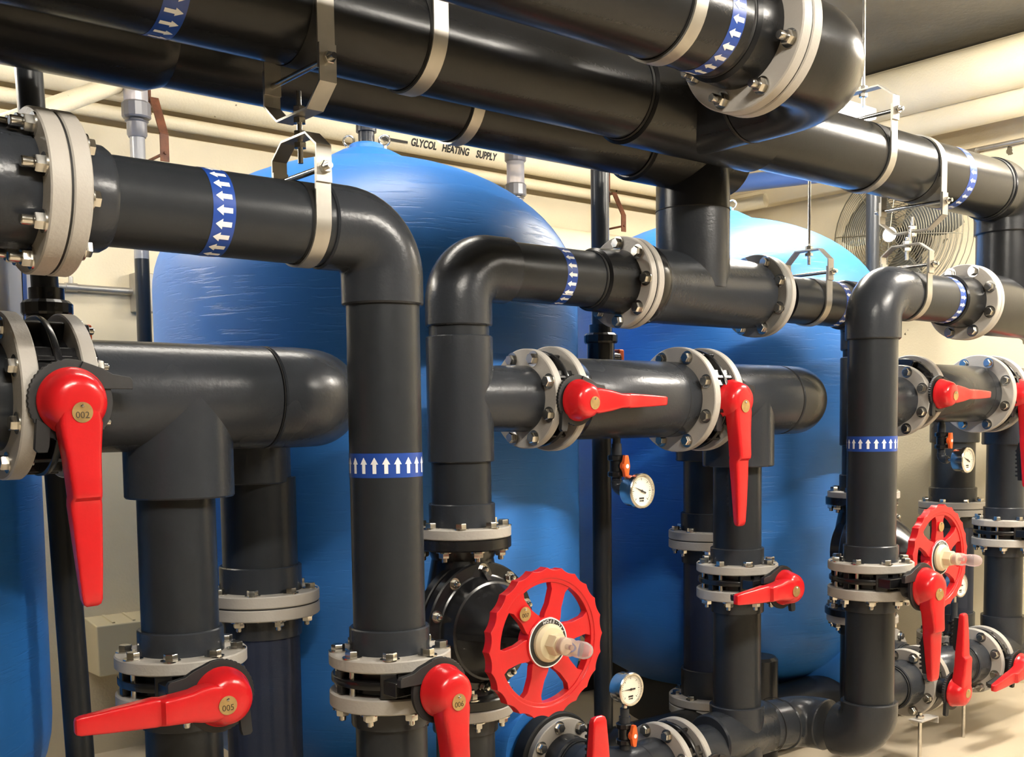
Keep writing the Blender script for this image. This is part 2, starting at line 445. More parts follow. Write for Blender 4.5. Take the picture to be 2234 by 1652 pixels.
# ------------------------------------------------------------------ clevis hanger
def hanger(label, x, y, z, R, up=1, rod=.3, w=.036, group='pipe hangers', yh=.20, wt=.55, loop=True):
    c = V((x, y, z)); th = .005; Ro = R + .002
    root = thing('pipe_hanger', label, 'pipe hanger', (x, y, z - R), group)
    hb = R + .016 if up else R + .012           # bolt height from the axis
    # strap: straight legs + half loop on the far side
    bm = new(); pts = []
    for i in range(25):
        t = PI * i / 24; pts.append((-Ro * math.cos(t), -up * Ro * math.sin(t)))
    pts = [(-Ro, up * (hb + .02))] + pts + [(Ro, up * (hb + .02))]
    def band(bm, pts, wd, th, x0):
        A = []
        n = len(pts)
        for i, (py, pz) in enumerate(pts):
            p0 = V(pts[max(i - 1, 0)]); p1 = V(pts[min(i + 1, n - 1)]); tg = (p1 - p0).normalized(); nn = V((-tg.y, tg.x)) * up
            q = []
            for s, o in ((-1, 0), (1, 0), (1, 1), (-1, 1)):
                yy = py - nn.x * th * o * -1; zz = pz + nn.y * th * o
                q.append(bm.verts.new((x0 + s * wd / 2, y + yy, z + zz)))
            A.append(q)
        for P0, P1 in zip(A, A[1:]):
            for k in range(4):
                bm.faces.new((P0[k], P0[(k + 1) % 4], P1[(k + 1) % 4], P1[k]))
        bm.faces.new(A[0]); bm.faces.new(A[-1][::-1])
    # outward offset: build with explicit normals
    def band2(bm, pts, wd, th, x0):
        A = []; n = len(pts); cz = 0
        for i, (py, pz) in enumerate(pts):
            p0 = V((pts[max(i - 1, 0)][0], pts[max(i - 1, 0)][1])); p1 = V((pts[min(i + 1, n - 1)][0], pts[min(i + 1, n - 1)][1]))
            tg = (p1 - p0).normalized(); nn = V((tg.y, -tg.x))
            if nn.dot(V((py, pz - up * R * .3))) < 0: nn = -nn
            q = []
            for s, o in ((-1, 0), (1, 0), (1, 1), (-1, 1)):
                q.append(bm.verts.new((x0 + s * wd / 2, y + py + nn.x * th * o, z + pz + nn.y * th * o)))
            A.append(q)
        for P0, P1 in zip(A, A[1:]):
            for k in range(4):
                bm.faces.new((P0[k], P0[(k + 1) % 4], P1[(k + 1) % 4], P1[k]))
        bm.faces.new(A[0]); bm.faces.new(A[-1][::-1])
    if loop:
        band2(bm, pts, w, th, x); obj('strap', bm, GAL, root, label='flat galvanised strap around the pipe', sharp=20)
        bm = new(); lp = [(a * 1.0, b) for a, b in pts[1:-1]]
        lathe(bm, (x - w / 2 - .005, y, z), X_, [(0, R + .0015), (w + .010, R + .0015)], 56, closed=False)
        obj('liner', bm, RUB, root, label='black liner under the strap')
    # yoke
    g = Ro + th
    yk = [(-g, up * (hb - .03)), (-g, up * (hb + .045)), (-g * wt, up * yh), (g * wt, up * yh), (g, up * (hb + .045)), (g, up * (hb - .03))]
    P(root, 'yoke', GAL, lambda b: band2(b, yk, w, th, x), label='bent galvanised yoke', sharp=20)
    zb = z + up * hb
    P(root, 'cross_bolt', STL, lambda b: (cyl(b, (x, y - g - .03, zb), (x, y + g + .03, zb), .0065, 16)))
    for sg in (-1, 1):
        def nut(b, sg=sg):
            m = basis(V((x, y + sg * (g + th), zb)), X_, Z_.cross(V((0, sg, 0))) * 0 + V((0, 0, -sg)), V((0, sg, 0)))
            hexp(b, 0, .012, .0135); b.transform(m)
        P(root, 'nut', STL, nut)
    zt = z + up * yh
    P(root, 'rod', STL, lambda b: (cyl(b, (x, y, zt - up * .05), (x, y, zt + up * rod), .0058, 14)))
    for s in (-1, 1):
        def nut2(b, s=s):
            hexp(b, 0, .012, .014); b.transform(M.Translation((x, y, zt + (.006 if s > 0 else -.018))))
        P(root, 'nut', STL, nut2)
    return root

# ------------------------------------------------------------------ gauge with its little ball valve
def gauge(lab, vlab, c, R, stem_top, stem_bot, hang=True, ang=2.9, group='pressure gauges'):
    """c = centre of dial front, facing -Y"""
    c = V(c); f = -Y_
    root = thing('pressure_gauge', lab, 'pressure gauge', c - Z_ * R, group)
    P(root, 'case', STL, lambda b: lathe(b, c + Y_ * .052, f, [(0, R * .86), (.006, R * .9), (.037, R * .9)], 40), label='brushed steel case')
    P(root, 'bezel', STL, lambda b: lathe(b, c + Y_ * .016, f, [(0, R * .9), (.002, R), (.017, R), (.020, R * .95), (.020, R * .86), (.013, R * .84)], 48, closed=False))
    dl = P(root, 'dial', GDL, lambda b: lathe(b, c + Y_ * .006, f, [(0, R * .85), (.003, R * .85)], 40), label='cream dial face with tick marks')
    def ticks(b):
        for i in range(31):
            t = math.radians(225 - 270 * i / 30); big = i % 5 == 0
            u = V((math.cos(t), 0, math.sin(t))); e = V((-math.sin(t), 0, math.cos(t)))
            r0, r1, w = (R * .60, R * .74, R * .018) if big else (R * .66, R * .74, R * .010)
            o = c + Y_ * .0022
            vs = [b.verts.new(o + u * r + e * s) for r, s in ((r0, -w), (r1, -w), (r1, w), (r0, w))]; b.faces.new(vs)
        for xx, zz, ww, hh in ((0, -.42, .2, .05), (-.05, -.56, .12, .03), (.12, -.56, .05, .05)):
            vs = [b.verts.new(c + Y_ * .0022 + V(((xx + a * ww) * R, 0, (zz + q * hh) * R))) for a, q in ((-1, -1), (1, -1), (1, 1), (-1, 1))]; b.faces.new(vs)
    P(dl, 'tick_marks', INK, ticks, smooth=False)
    def needle(b):
        u = V((math.cos(ang), 0, math.sin(ang))); e = V((-u.z, 0, u.x))
        prism(b, [(-.35 * R, -.05 * R), (.05 * R, -.035 * R), (.62 * R, 0), (.05 * R, .035 * R), (-.35 * R, .05 * R)], c + Y_ * .001, u, e, f, .001)
        lathe(b, c + Y_ * .001, f, [(0, R * .07), (.002, R * .07)], 12)
    P(root, 'needle', INK, needle, label='black needle')
    # piping and small ball valve
    sx, sy = stem_top[0], stem_top[1]; z1, z0 = stem_top[2], stem_bot[2]
    vr = thing('ball_valve', vlab, 'valve', (sx, sy, min(z0, z1)), 'small ball valves with orange handles')
    zm = (z0 + z1) / 2 + (.01 if hang else -.01)
    if hang:
        P(vr, 'nipple', FIT, lambda b: (cyl(b, (sx, sy, z1), (sx, sy, zm + .03), .013, 20), cyl(b, (sx, sy, z1 - .045), (sx, sy, z1 - .02), .016, 20), cyl(b, (sx, sy, zm + .03), (sx, sy, zm + .06), .017, 20)))
        P(vr, 'elbow', FIT, lambda b: elbow(b, (sx, sy, c.z), -Z_, -Y_, .02, .018, .012, 24))
        P(root, 'stem', STL, lambda b: cyl(b, (sx, sy - .03, c.z), (sx, c.y + .04, c.z), .008, 14))
        cyl_z = (zm - .03, c.z + .03)
        P(vr, 'lower_nipple', FIT, lambda b: cyl(b, (sx, sy, zm - .03), (sx, sy, c.z + .02), .016, 20))
    else:
        P(vr, 'nipple', FIT, lambda b: (cyl(b, (sx, sy, z0), (sx, sy, zm - .03), .015, 20), cyl(b, (sx, sy, z0), (sx, sy, z0 + .04), .019, 20)))
        P(vr, 'nipple', FIT, lambda b: (cyl(b, (sx, sy, zm + .03), (sx, sy, z1 + .01), .015, 20), cyl(b, (sx, sy, zm + .03), (sx, sy, zm + .055), .019, 20)))
        P(root, 'stem', STL, lambda b: cyl(b, (sx, sy, z1), (sx, sy, c.z - R * .8), .009, 14))
    def body(b):
        cyl(b, (sx, sy, zm - .028), (sx, sy, zm + .028), .021, 24)
        for s in (-1, 1):
            lathe(b, (sx, sy, zm + s * .026 - .009), Z_, [(0, .026), (.003, .029), (.015, .029), (.018, .026)], 10)
        cyl(b, (sx, sy, zm), (sx, sy - .034, zm), .011, 16)
    P(vr, 'valve_body', BLK, body, sharp=25)
    P(vr, 'handle', ORG, lambda b: (lathe(b, (sx, sy - .03, zm), -Y_, [(0, .016), (.012, .016), (.014, .012)], 16),
        loft(b, [(V((sx, sy - .040, zm + s * .034)), X_ * w, Y_ * .008) for s, w in ((-1, .006), (-.8, .009), (0, .015), (.8, .009), (1, .006))], 12)), label='orange handle')
    P(vr, 'handle_cap', WHT, lambda b: lathe(b, (sx, sy - .046, zm), -Y_, [(0, .007), (.002, .007)], 14))
    return root

# ------------------------------------------------------------------ SETTING
def structure(name, bm, m, **k): return obj(name, bm, m, kind='structure', smooth=False, **k)
XW, YW, ZC = 5.9, 4.9, 3.42
bm = new(); box(bm, (1.2, 1.2, -.05), (9.6, 7.6, .1)); structure('floor', bm, FLR)
bm = new(); box(bm, (1.2, 1.2, ZC + .05), (9.6, 7.6, .1)); structure('ceiling', bm, CEI)
bm = new(); box(bm, (1.2, YW + .06, ZC / 2), (9.6, .12, ZC)); structure('wall_back', bm, WAL)
bm = new(); box(bm, (XW + .06, 1.2, ZC / 2), (.12, 7.5, ZC)); structure('wall_right', bm, WAL)
bm = new(); box(bm, (1.2, -2.5, ZC / 2), (9.6, .1, ZC)); structure('wall_front', bm, CEI)
bm = new(); box(bm, (-3.5, 1.2, ZC / 2), (.1, 7.5, ZC)); structure('wall_left', bm, CEI)
bm = new(); box(bm, (1.2, YW - .06, 2.61), (9.4, .12, .26)); structure('trim_1', bm, WAL, bevel=.01)
bm = new(); box(bm, (XW - .09, 1.2, 3.24), (.18, 7.3, .34)); structure('trim_2', bm, WAL, bevel=.01)
bm = new(); box(bm, (XW - .05, 4.25, 2.86), (.10, .95, .10)); structure('trim_3', bm, WAL, bevel=.01)

# ------------------------------------------------------------------ FRONT ROW  (Y = YF)
YF, YM, YB, ZU, ZH = 2.14, 2.46, 2.96, 1.885, 2.33
R6, RS6, RF6 = .084, .0935, .142       # pipe, socket and flange radii (small)
R8, RF8 = .1235, .173                  # large fittings

def spool(name, label, cat, loc, group=None): return thing(name, label, cat, loc, group)

def ringline(root, c, a, R, w=.003):    # dark glue joint ring
    return P(root, 'joint_ring', RUB, lambda b: lathe(b, V(c) - V(a) * w / 2, a, [(0, R), (w * .3, R + .002), (w * .7, R + .002), (w, R)], 56, closed=False))

# --- P1: header leg from the far left flange to the riser, elbow, riser
r = spool('riser_pipe', 'foreground grey pipe with two arrow tapes, coming from the left and turning down', 'pipe', (1.407, YF, .93))
P(r, 'pipe', PVC, lambda b: cyl(b, (.70, YF, ZU), (1.26, YF, ZU), .0865)); P(r, 'pipe', PVC, lambda b: cyl(b, (1.407, YF, 1.74), (1.407, YF, .95), R6))
P(r, 'elbow', FIT, lambda b: elbow(b, (1.407, YF, ZU), X_, -Z_, .10, RS6, .065))
P(r, 'socket', FIT, lambda b: lathe(b, (.690, YF, ZU), X_, [(0, .103), (.075, .100), (.085, .094)], 56))
P(r, 'collar', FIT, lambda b: lathe(b, (1.407, YF, .925), Z_, [(0, RS6), (.055, RS6), (.058, RS6 - .003)], 56))
flange(r, (.674, YF, ZU), X_, .150, .034, .09, side=2, rot=.2)
flange(r, (1.407, YF, .897), Z_, RF6, .028, .08, side=2, rot=.2, L=.11)
tape(r, (.985, YF, ZU), X_, .0865, .048, 20, -1, rot=.1, divider=None, al=.034, aw=.021)
tape(r, (1.407, YF, 1.358), Z_, R6, .055, 20, 1, rot=.05, al=.036, aw=.018)

# left of the flange
r = spool('header_stub', 'grey pipe stub at the left edge, bolted to the big beige flange pair', 'pipe', (.55, YF, ZU - .1))
P(r, 'pipe', PVC, lambda b: cyl(b, (.1, YF, ZU), (.66, YF, ZU), .096))
P(r, 'socket', FIT, lambda b: lathe(b, (.545, YF, ZU), X_, [(0, .104), (.006, .106), (.10, .106), (.108, .104)], 56))
flange(r, (.634, YF, ZU), X_, .150, .036, .09, side=1, kind='long', rot=.2)
gasket(r, (.670, YF, ZU), X_, .1475, .004)

def butterfly(c, a, t, Rf): pass
lever_valve('large red lever pointing straight down beside the handwheel, brass tag reads 006', (1.407, YF, .868), Z_, RF6, .058,
            (1.412, 1.935, .862), (.035, 0, -1), .060, .33, '006')

def lower_pipe(x, y, zt, zb, Rf, lab, rp=R6, nut=True, colz=.05, group=None, name='lower_pipe', sub='nut', elbow_f=None, slab=.035):
    r = spool(name, lab, 'pipe', (x, y, zb), group)
    flange(r, (x, y, zt - slab), Z_, Rf, slab, rp * .95, side=1, kind='nut', rot=.2 if y == YF else .35)
    P(r, 'collar', FIT, lambda b: lathe(b, (x, y, zt - slab - colz), Z_, [(0, rp * 1.1), (.003, rp * 1.113), (colz, rp * 1.113)], 48))
    P(r, 'pipe', PVC, lambda b: cyl(b, (x, y, zb), (x, y, zt - slab), rp))
    return r
lower_pipe(1.407, YF, .838, .0, RF6, 'grey vertical pipe below the valve tagged 006, cut off by the bottom edge')

# --- front riser of the second group
r = spool('riser_pipe', 'right-hand grey riser with arrow tape, its top elbow turning right', 'pipe', (3.42, YF, .93))
P(r, 'pipe', PVC, lambda b: cyl(b, (3.57, YF, ZU), (4.02, YF, ZU), R6)); P(r, 'pipe', PVC, lambda b: cyl(b, (3.42, YF, 1.74), (3.42, YF, .96), R6))
P(r, 'elbow', FIT, lambda b: elbow(b, (3.42, YF, ZU), Z_, X_, .10, RS6, .065))
P(r, 'collar', FIT, lambda b: lathe(b, (3.42, YF, .95), Z_, [(0, RS6), (.057, RS6), (.06, RS6 - .003)], 56))
flange(r, (3.42, YF, .922), Z_, RF6 + .003, .030, .08, side=2, rot=.2, L=.11)
P(r, 'socket', SCH, lambda b: (lathe(b, (3.90, YF, ZU), X_, [(0, .088), (.006, .094), (.12, .098)], 48)))
flange(r, (4.02, YF, ZU), X_, .142, .028, .09, m=FLG, side=1, rot=.4)
tape(r, (3.42, YF, 1.362), Z_, R6, .052, 20, 1, rot=.1)
tape(r, (3.875, YF, ZU), X_, R6, .040, 20, 1, rot=.0)
lever_valve('red lever pointing down in front of the smaller handwheel, beside the taped riser', (3.42, YF, .893), Z_, RF6 + .003, .058,
            (3.395, 1.915, .884), (.03, 0, -1), .066, .315, None)
r = lower_pipe(3.42, YF, .863, .43, RF6 + .003, 'vertical grey pipe under the second riser, ending in the floor-level elbow')
P(r, 'elbow', FIT, lambda b: elbow(b, (3.42, YF, .33), -Z_, Y_, .095, .0975, .03))
# tee piece at the right of the P1' pipe
def big_tee(label, xc, y, x0, x1, zc, R, Rv, zt, zb=None, m=SCH, fl=None):
    r = spool('pipe_tee', label, 'pipe', (xc, y, zc - R))
    P(r, 'run', m, lambda b: lathe(b, (x0, y, zc), X_, [(0, R - .012), (.012, R), (x1 - x0 - .012, R), (x1 - x0, R - .012)], 64))
    P(r, 'branch', m, lambda b: lathe(b, (xc, y, zc), Z_, [(0, Rv), (zt - zc - .004, Rv), (zt - zc, Rv - .004)], 56))
    return r
r = big_tee('grey tee at the far right edge, its branch rising to the header elbow', 4.36, YF, 4.075, 4.75, ZU, .118, .112, 2.10)
flange(r, (4.05, YF, ZU), X_, .142, .022, .09, side=0)

# ------------------------------------------------------------------ MIDDLE ROW (Y = YM)
# group with handwheel riser:  xr = riser X, offset dx for everything else
def mid_riser(xr, right, lab, dz=0, full=True):
    r = spool('riser_pipe', lab, 'pipe', (xr, YM, 1.15))
    P(r, 'pipe', PVC, lambda b: cyl(b, (xr, YM, 1.73), (xr, YM, 1.68), R6)); P(r, 'pipe', PVC, lambda b: cyl(b, (xr, YM, 1.36), (xr, YM, 1.17), R6))
    def pipes(b):
        if right: cyl(b, (xr + .15, YM, ZU), (2.52, YM, ZU), R6)
        else: cyl(b, (xr - .15, YM, ZU), (3.22, YM, ZU), R6)
    P(r, 'pipe', PVC, pipes)
    P(r, 'elbow', FIT, lambda b: elbow(b, (xr, YM, ZU), Z_, X_ if right else -X_, .10, RS6, .067))
    P(r, 'tee', FIT, lambda b: (lathe(b, (xr, YM, 1.343), Z_, [(0, RS6 - .003), (.003, RS6), (.345, RS6), (.348, RS6 - .003)], 56),
                               lathe(b, (xr, YM, 1.52), X_, [(0, .092), (.235, .097)], 56)))
    P(r, 'collar', FIT, lambda b: lathe(b, (xr, YM, 1.163), Z_, [(0, RS6), (.062, RS6), (.065, RS6 - .003)], 56))
    flange(r, (xr, YM, 1.134), Z_, RF6 - .004, .029, .08, side=2, rot=.1)
    flange(r, (xr + .232, YM, 1.52), X_, .146, .028, .09, m=FLG, side=1, rot=.39)
    return r
r = mid_riser(1.868, True, 'grey riser above the large handwheel, its elbow turning right into the tape-marked pipe')
P(r, 'socket', SCH, lambda b: lathe(b, (2.375, YM, ZU), X_, [(0, .088), (.006, .096), (.125, .100)], 56))
ringline(r, (2.37, YM, ZU), X_, .086, .010)
flange(r, (2.497, YM, ZU), X_, RF6, .028, .09, m=FLG, side=1, rot=.0)
tape(r, (2.225, YM, ZU), X_, R6, .040, 20, -1, rot=.07, divider=-2.35)
r = mid_riser(3.875, False, 'grey riser mostly hidden behind the taped right-hand riser')
P(r, 'socket', SCH, lambda b: lathe(b, (3.30, YM, ZU), X_, [(0, .10), (.02, .086)], 48))
flange(r, (3.205, YM, ZU), X_, RF6, .024, .09, side=0)
tape(r, (3.64, YM, ZU), X_, R6, .040, 20, -1, rot=.0)

# tee with the vertical 8 inch leg
r = spool('pipe_tee', 'large dark grey tee between two beige flanges, its branch rising to the overhead header', 'pipe', (2.86, YM, ZU - .12))
def run(b):
    lathe(b, (2.565, YM, ZU), X_, [(0, .095), (.012, .122), (.06, .122), (.065, .119), (.54, .117), (.60, .112), (.61, .10)], 64)
P(r, 'run', FIT, run)
def teebr(b):
    # branch with the moulded gusset running down onto the run
    lathe(b, (2.85, YM, ZU), Z_, [(0, .122), (.255, .122), (.259, .119)], 64)
P(r, 'branch', FIT, teebr)
ringline(r, (2.85, YM, 2.142), Z_, .1215, .005)
P(r, 'retaining_ring', BLK, lambda b: lathe(b, (2.563, YM, ZU), X_, [(0, .100), (.006, .128), (.03, .130), (.05, .122)], 48))
flange(r, (2.530, YM, ZU), X_, RF6, .028, .09, side=0)
flange(r, (3.172, YM, ZU), X_, RF6 + .002, .028, .09, m=FLG2, side=1, rot=.35)
gasket(r, (2.526, YM, ZU), X_, RF6 - .002, .003)

# --- lever valve run M (upper manifold), dx per group
def manifold(dx, dz, lab, vl1, vl2, dirs, left=True, glab=None, tags=(None, None), elab='', scale=1.0):
    z = 1.52 + dz; x = lambda v: v + dx
    if left:
        lever_valve(vl1, (x(2.162), YM, z), X_, .146, .062, (x(2.172), 2.295, z - .008), (1, 0, 0), .060, .335, tags[0], slim=.8)
        r = spool('manifold_pipe', lab, 'pipe', (x(2.5), YM, z - R8))
        flange(r, (x(2.194), YM, z), X_, .156, .028, .09, side=2, kind='nut', rot=.39)
        P(r, 'retaining_ring', BLK, lambda b: lathe(b, (x(2.224), YM, z), X_, [(0, .13), (.022, .135), (.05, .124)], 48))
        P(r, 'pipe', FIT, lambda b: lathe(b, (x(2.25), YM, z), X_, [(0, .115), (.02, R8), (.50, R8), (.51, R8 - .004)], 64))
        ringline(r, (x(2.70), YM, z), X_, R8 - .0015, .004)
        flange(r, (x(2.758), YM, z), X_, RF8, .030, .11, m=FLG, side=1, rot=.39)
    fr = -.02 if not left else 0
    xv = x(2.833) if left else .735
    lever_valve(vl2, (xv, YM, z), X_, RF8 * scale, .085, (xv + (.035 if left else .010), 2.305 if left else 2.262, z - (.006 if left else .016)), dirs[1], .068 if left else .069, .41, tags[1])
    r = spool('pipe_tee', elab, 'pipe', (x(3.09), YM, z - .25))
    flange(r, (xv + .043, YM, z), X_, RF8 * scale, .032, .11, side=2, kind='nut', rot=.39)
    P(r, 'retaining_ring', BLK, lambda b: lathe(b, (xv + .076, YM, z), X_, [(0, .14), (.016, .14), (.02, .125)], 48))
    RT = .124
    P(r, 'run', FIT, lambda b: lathe(b, (xv + .09, YM, z), X_, [(0, RT - .004), (.004, RT), (x(3.30) - xv - .09, RT)], 64))
    P(r, 'branch', FIT, lambda b: lathe(b, (x(3.09), YM, z), -Z_, [(0, RT), (.228, RT), (.232, RT - .003), (.232, R6)], 64))
    def el(b):
        elbow(b, (x(3.51), YM, z), X_, Y_, .155, RT, .045, 64)
        elbow(b, (x(3.51), YB, z), Y_, -Z_, .125, RT, .11, 64)
        cyl(b, (x(3.51), YM + .15, z), (x(3.51), YB - .15, z), RT - .006)
    P(r, 'elbow', FIT, el)
    ringline(r, (x(3.305), YM, z), X_, RT - .0015, .003)
    return r
manifold(0, 0, 'thick grey manifold pipe between the sideways red lever and the hanging red lever',
         'red lever pointing right along the thick grey manifold pipe in mid picture', 'red lever hanging down in the middle, right of the thick manifold pipe', (X_, (.01, 0, -1)),
         elab='thick grey tee behind the middle hanging lever, its rounded elbow ending at right')
manifold(-2.045, 0, '', '', 'largest red lever at far left, hanging down, brass tag reads 002', (X_, (.03, 0, -1)), left=False, tags=(None, '002'),
         elab='very large grey tee at left beside lever 002, with a glossy highlight on top', scale=1.02)
manifold(2.0, .032, 'grey manifold pipe at right between two flanges, above the small gauge',
         'red lever pointing right on the manifold at the right side of the picture', 'red lever cut by the right edge of the picture, hanging down', (X_, (.02, 0, -1)),
         elab='grey tee at the right edge, beside the cropped hanging lever')

# left stub feeding valve 002
r = spool('manifold_stub', 'grey pipe stub with bolted beige flange at the left edge, left of lever 002', 'pipe', (.5, YM, 1.40))
P(r, 'pipe', PVC, lambda b: cyl(b, (.05, YM, 1.52), (.66, YM, 1.52), .115))
flange(r, (.655, YM, 1.52), X_, RF8 * 1.02, .036, .11, side=1, rot=.39)

# --- mid row drop pipes with their lever valves
def drop(x, zt, ztop, rp, Rf, lab, lab2, vlab, hubY, d, tag, dz, L=.33, rh=.062, bottom=.40, k=1):
    r = spool('drop_pipe', lab, 'pipe', (x, YM, zt))
    P(r, 'pipe', PVC, lambda b: cyl(b, (x, YM, zt + .02), (x, YM, ztop), rp))
    P(r, 'collar', FIT, lambda b: lathe(b, (x, YM, zt), Z_, [(0, rp * 1.113), (.052, rp * 1.113), (.055, rp * 1.08)], 56))
    flange(r, (x, YM, zt - .030), Z_, Rf, .030, rp * .95, side=2, rot=.2, L=.11)
    lever_valve(vlab, (x, YM, zt - .059), Z_, Rf, .058, (x - .010, hubY, zt - .066), d, rh, L, tag)
    q = lower_pipe(x, YM, zt - .088, bottom, Rf, lab2, rp=rp)
    return r, q
drop(1.035, .928, 1.30, .0885, .150, 'dark vertical drop pipe below the very large tee at left', 'dark pipe below the lever tagged 005 at the bottom left',
     'red lever pointing left at the bottom left corner, brass tag reads 005', 2.222, (-1, 0, .0), '005', 0, .325, .066, bottom=0)
_, q = drop(3.085, .948, 1.31, R6, RF6, 'dark vertical drop pipe behind the tip of the middle hanging lever', 'long vertical grey pipe between the left-pointing lever and the floor-level tee',
     'red lever pointing left, right of centre, in front of the rear blue tank', 2.245, (-1, 0, -.02), None, 0, .30, .060, bottom=.40)
P(q, 'tee', FIT, lambda b: (lathe(b, (3.085, YM, .24), Z_, [(0, .09), (.19, .0965), (.198, .0965), (.201, .093)], 56),
                            lathe(b, (2.93, YM, .33), X_, [(0, .09), (.006, .0965), (.30, .0965), (.304, .094)], 56)))
P(q, 'connecting_elbow', FIT, lambda b: (elbow(b, (3.42, YM - .03, .33), X_, -Y_, .10, .0935, .02), cyl(b, (3.2, YM, .33), (3.32, YM - .03, .33), .091),
                                       ))
for xx in (3.235, 3.30): ringline(q, (xx, YM - .01, .33), X_, .0945, .003)
drop(5.05, .975, 1.33, R6, RF6, 'vertical grey drop pipe near the right edge', 'grey pipe below the valve at the right edge, ending in the low tee',
     'red lever hub just showing at the right edge of the picture at mid height', 2.245, (-.3, 0, -1), None, 0, .30, .060, bottom=.46)
r = spool('pipe_tee', 'grey floor-level tee under the drop pipe near the right edge', 'pipe', (5.05, YM, .24))
P(r, 'run', FIT, lambda b: (lathe(b, (5.05, YM, .30), Z_, [(0, .09), (.20, .097), (.22, .097)], 48), lathe(b, (4.93, YM, .36), X_, [(0, .09), (.01, .097), (.40, .097)], 48)))

# --- handwheel (diaphragm) valves
def wheel_valve(x, y, zt, zb, zc, yw, Rw, lab, tag=None, tagang=2.2, phase=0.0, txt=True, spoke=.2):
    root = thing('handwheel_valve', lab, 'valve', (x, y, zb), 'handwheel diaphragm valves')
    Rf = RF6 - .004; f = -Y_; c = V((x, y, zc))
    def body(b):
        lathe(b, (x, y, zb), Z_, [(0, Rf - .003), (.003, Rf), (.026, Rf), (.030, Rf - .004), (.034, .10), (.06, .088), ((zt - zb) / 2, .12), (zt - zb - .06, .088), (zt - zb - .034, .10), (zt - zb - .030, Rf - .004), (zt - zb - .026, Rf), (zt - zb, Rf)], 64)
        lathe(b, (x, y + .10, zc), f, [(0, .06), (.05, .14), (.10, .150)], 56)
    P(root, 'valve_body', BLK, body)
    Rb = .188
    P(root, 'body_ring', BLK, lambda b: lathe(b, (x, y - .015, zc), f, [(0, Rb - .05), (.004, Rb - .004), (.010, Rb), (.034, Rb), (.037, Rb - .003)], 72))
    def bon(b):
        lathe(b, (x, y - .056, zc), f, [(0, Rb - .006), (.004, Rb - .002), (.028, Rb - .002), (.032, Rb - .006), (.033, Rb - .036), (.036, Rb - .04), (.075, Rb - .052), (.078, Rb - .058), (.12, .108), (.15, .082), (.18, .058), (.20, .045), (.27, .034), (.275, 0)], 72, closed=False)
        prism(b, [(-.155, .03), (.155, .03), (.12, .13), (.045, .27), (-.045, .27), (-.12, .13)], (x, y - .03, zc - .007), X_, -Y_, Z_, .016)
        for s in (1, -1):
            v = [(.033, .105), (.033, .172), (.10, .105)]
            prism(b, [(p, s * q) for p, q in v] if s > 0 else [(p, s * q) for p, q in v][::-1], (x - .007, y - .056, zc), f, Z_, X_, .014)
    bo = P(root, 'bonnet', BLK, bon, sharp=25)
    bolts(bo, (x, y - .088, zc), f, Rb - .022, 10, 'acorn', rot=.31, s=1.0)
    for zz, aa in ((zt - .030, -Z_), (zb + .030, Z_)):
        bolts(root, (x, y, zz), aa, Rf * .845, 8, 'nut', rot=.3)
    # wheel
    def wheel(b):
        o = V((x, yw, zc)); n = 24 * 6; outer = []; inner = []
        for i in range(n):
            t = 2 * PI * i / n; ph = (t * 24 / (2 * PI) + phase) % 1
            ro = Rw * (1 - .035 * math.sin(PI * ph) ** .8)
            outer.append((ro * math.cos(t), ro * math.sin(t))); inner.append((Rw * .80 * math.cos(t), Rw * .80 * math.sin(t)))
        y0, y1 = -.004, .024
        def lay(pts, yy): return [b.verts.new(o + V((p[0], -yy, p[1]))) for p in pts]
        A, B, C, D = lay(outer, y0), lay(outer, y1), lay(inner, y1 - .003), lay(inner, y0)
        mid = lay([(p[0] * .86 / 1.0, p[1] * .86) if False else (Rw * .855 * math.cos(2 * PI * i / n), Rw * .855 * math.sin(2 * PI * i / n)) for i, p in enumerate(outer)], y1)
        mid2 = lay([(Rw * .85 * math.cos(2 * PI * i / n), Rw * .85 * math.sin(2 * PI * i / n)) for i in range(n)], y1 - .003)
        for Q, W in ((A, B), (B, mid), (mid, mid2), (mid2, C), (C, D), (D, A)):
            for i in range(n):
                j = (i + 1) % n; b.faces.new((Q[i], Q[j], W[j], W[i]))
        for k in range(6):
            t = PI / 3 * k + spoke; u = V((math.cos(t), 0, math.sin(t))); e = V((-math.sin(t), 0, math.cos(t)))
            r0, r1 = Rw * .18, Rw * .83; w0, w1 = Rw * .13, Rw * .12
            prism(b, [(r0, -w0), (Rw * .36, -w0 * 1.15), (Rw * .5, -w1), (Rw * .70, -w1 * 1.05), (r1, -w1 * 1.7), (r1, w1 * 1.7), (Rw * .70, w1 * 1.05), (Rw * .5, w1), (Rw * .36, w0 * 1.15), (r0, w0)], o + Y_ * .002, u, e, f, .020)
        lathe(b, o + Y_ * .02, f, [(0, Rw * .34), (.040, Rw * .345), (.043, Rw * .33)], 48)
    w = P(root, 'handwheel', RED, wheel, label='red six-spoke handwheel with scalloped rim', bevel=.0025, sharp=40)
    P(root, 'label_ring', INK, lambda b: lathe(b, (x, yw - .023, zc), f, [(0, .0635), (.0012, .0635)], 56), label='black ring plate with white edge lettering')
    lr = P(root, 'label_rim', WHT, lambda b: ring(b, (x, yw - .023, zc), (x, yw - .0246, zc), .0620, .0650))
    if txt:
        for i, chh in enumerate('PVC-EPDM'):
            t = math.radians(26 + i * 11); u = V((math.cos(t), 0, math.sin(t))); e = V((-math.sin(t), 0, math.cos(t)))
            curve_text(chh, .0125, WHT, 'lettering', basis(V((x, yw - .0243, zc)) + u * .0565, e, -u, f), root)
    P(root, 'hub_cap', CRM, lambda b: lathe(b, (x, yw - .024, zc), f, [(0, .050), (.008, .050), (.018, .042), (.020, .033)], 40), label='cream hub cap')
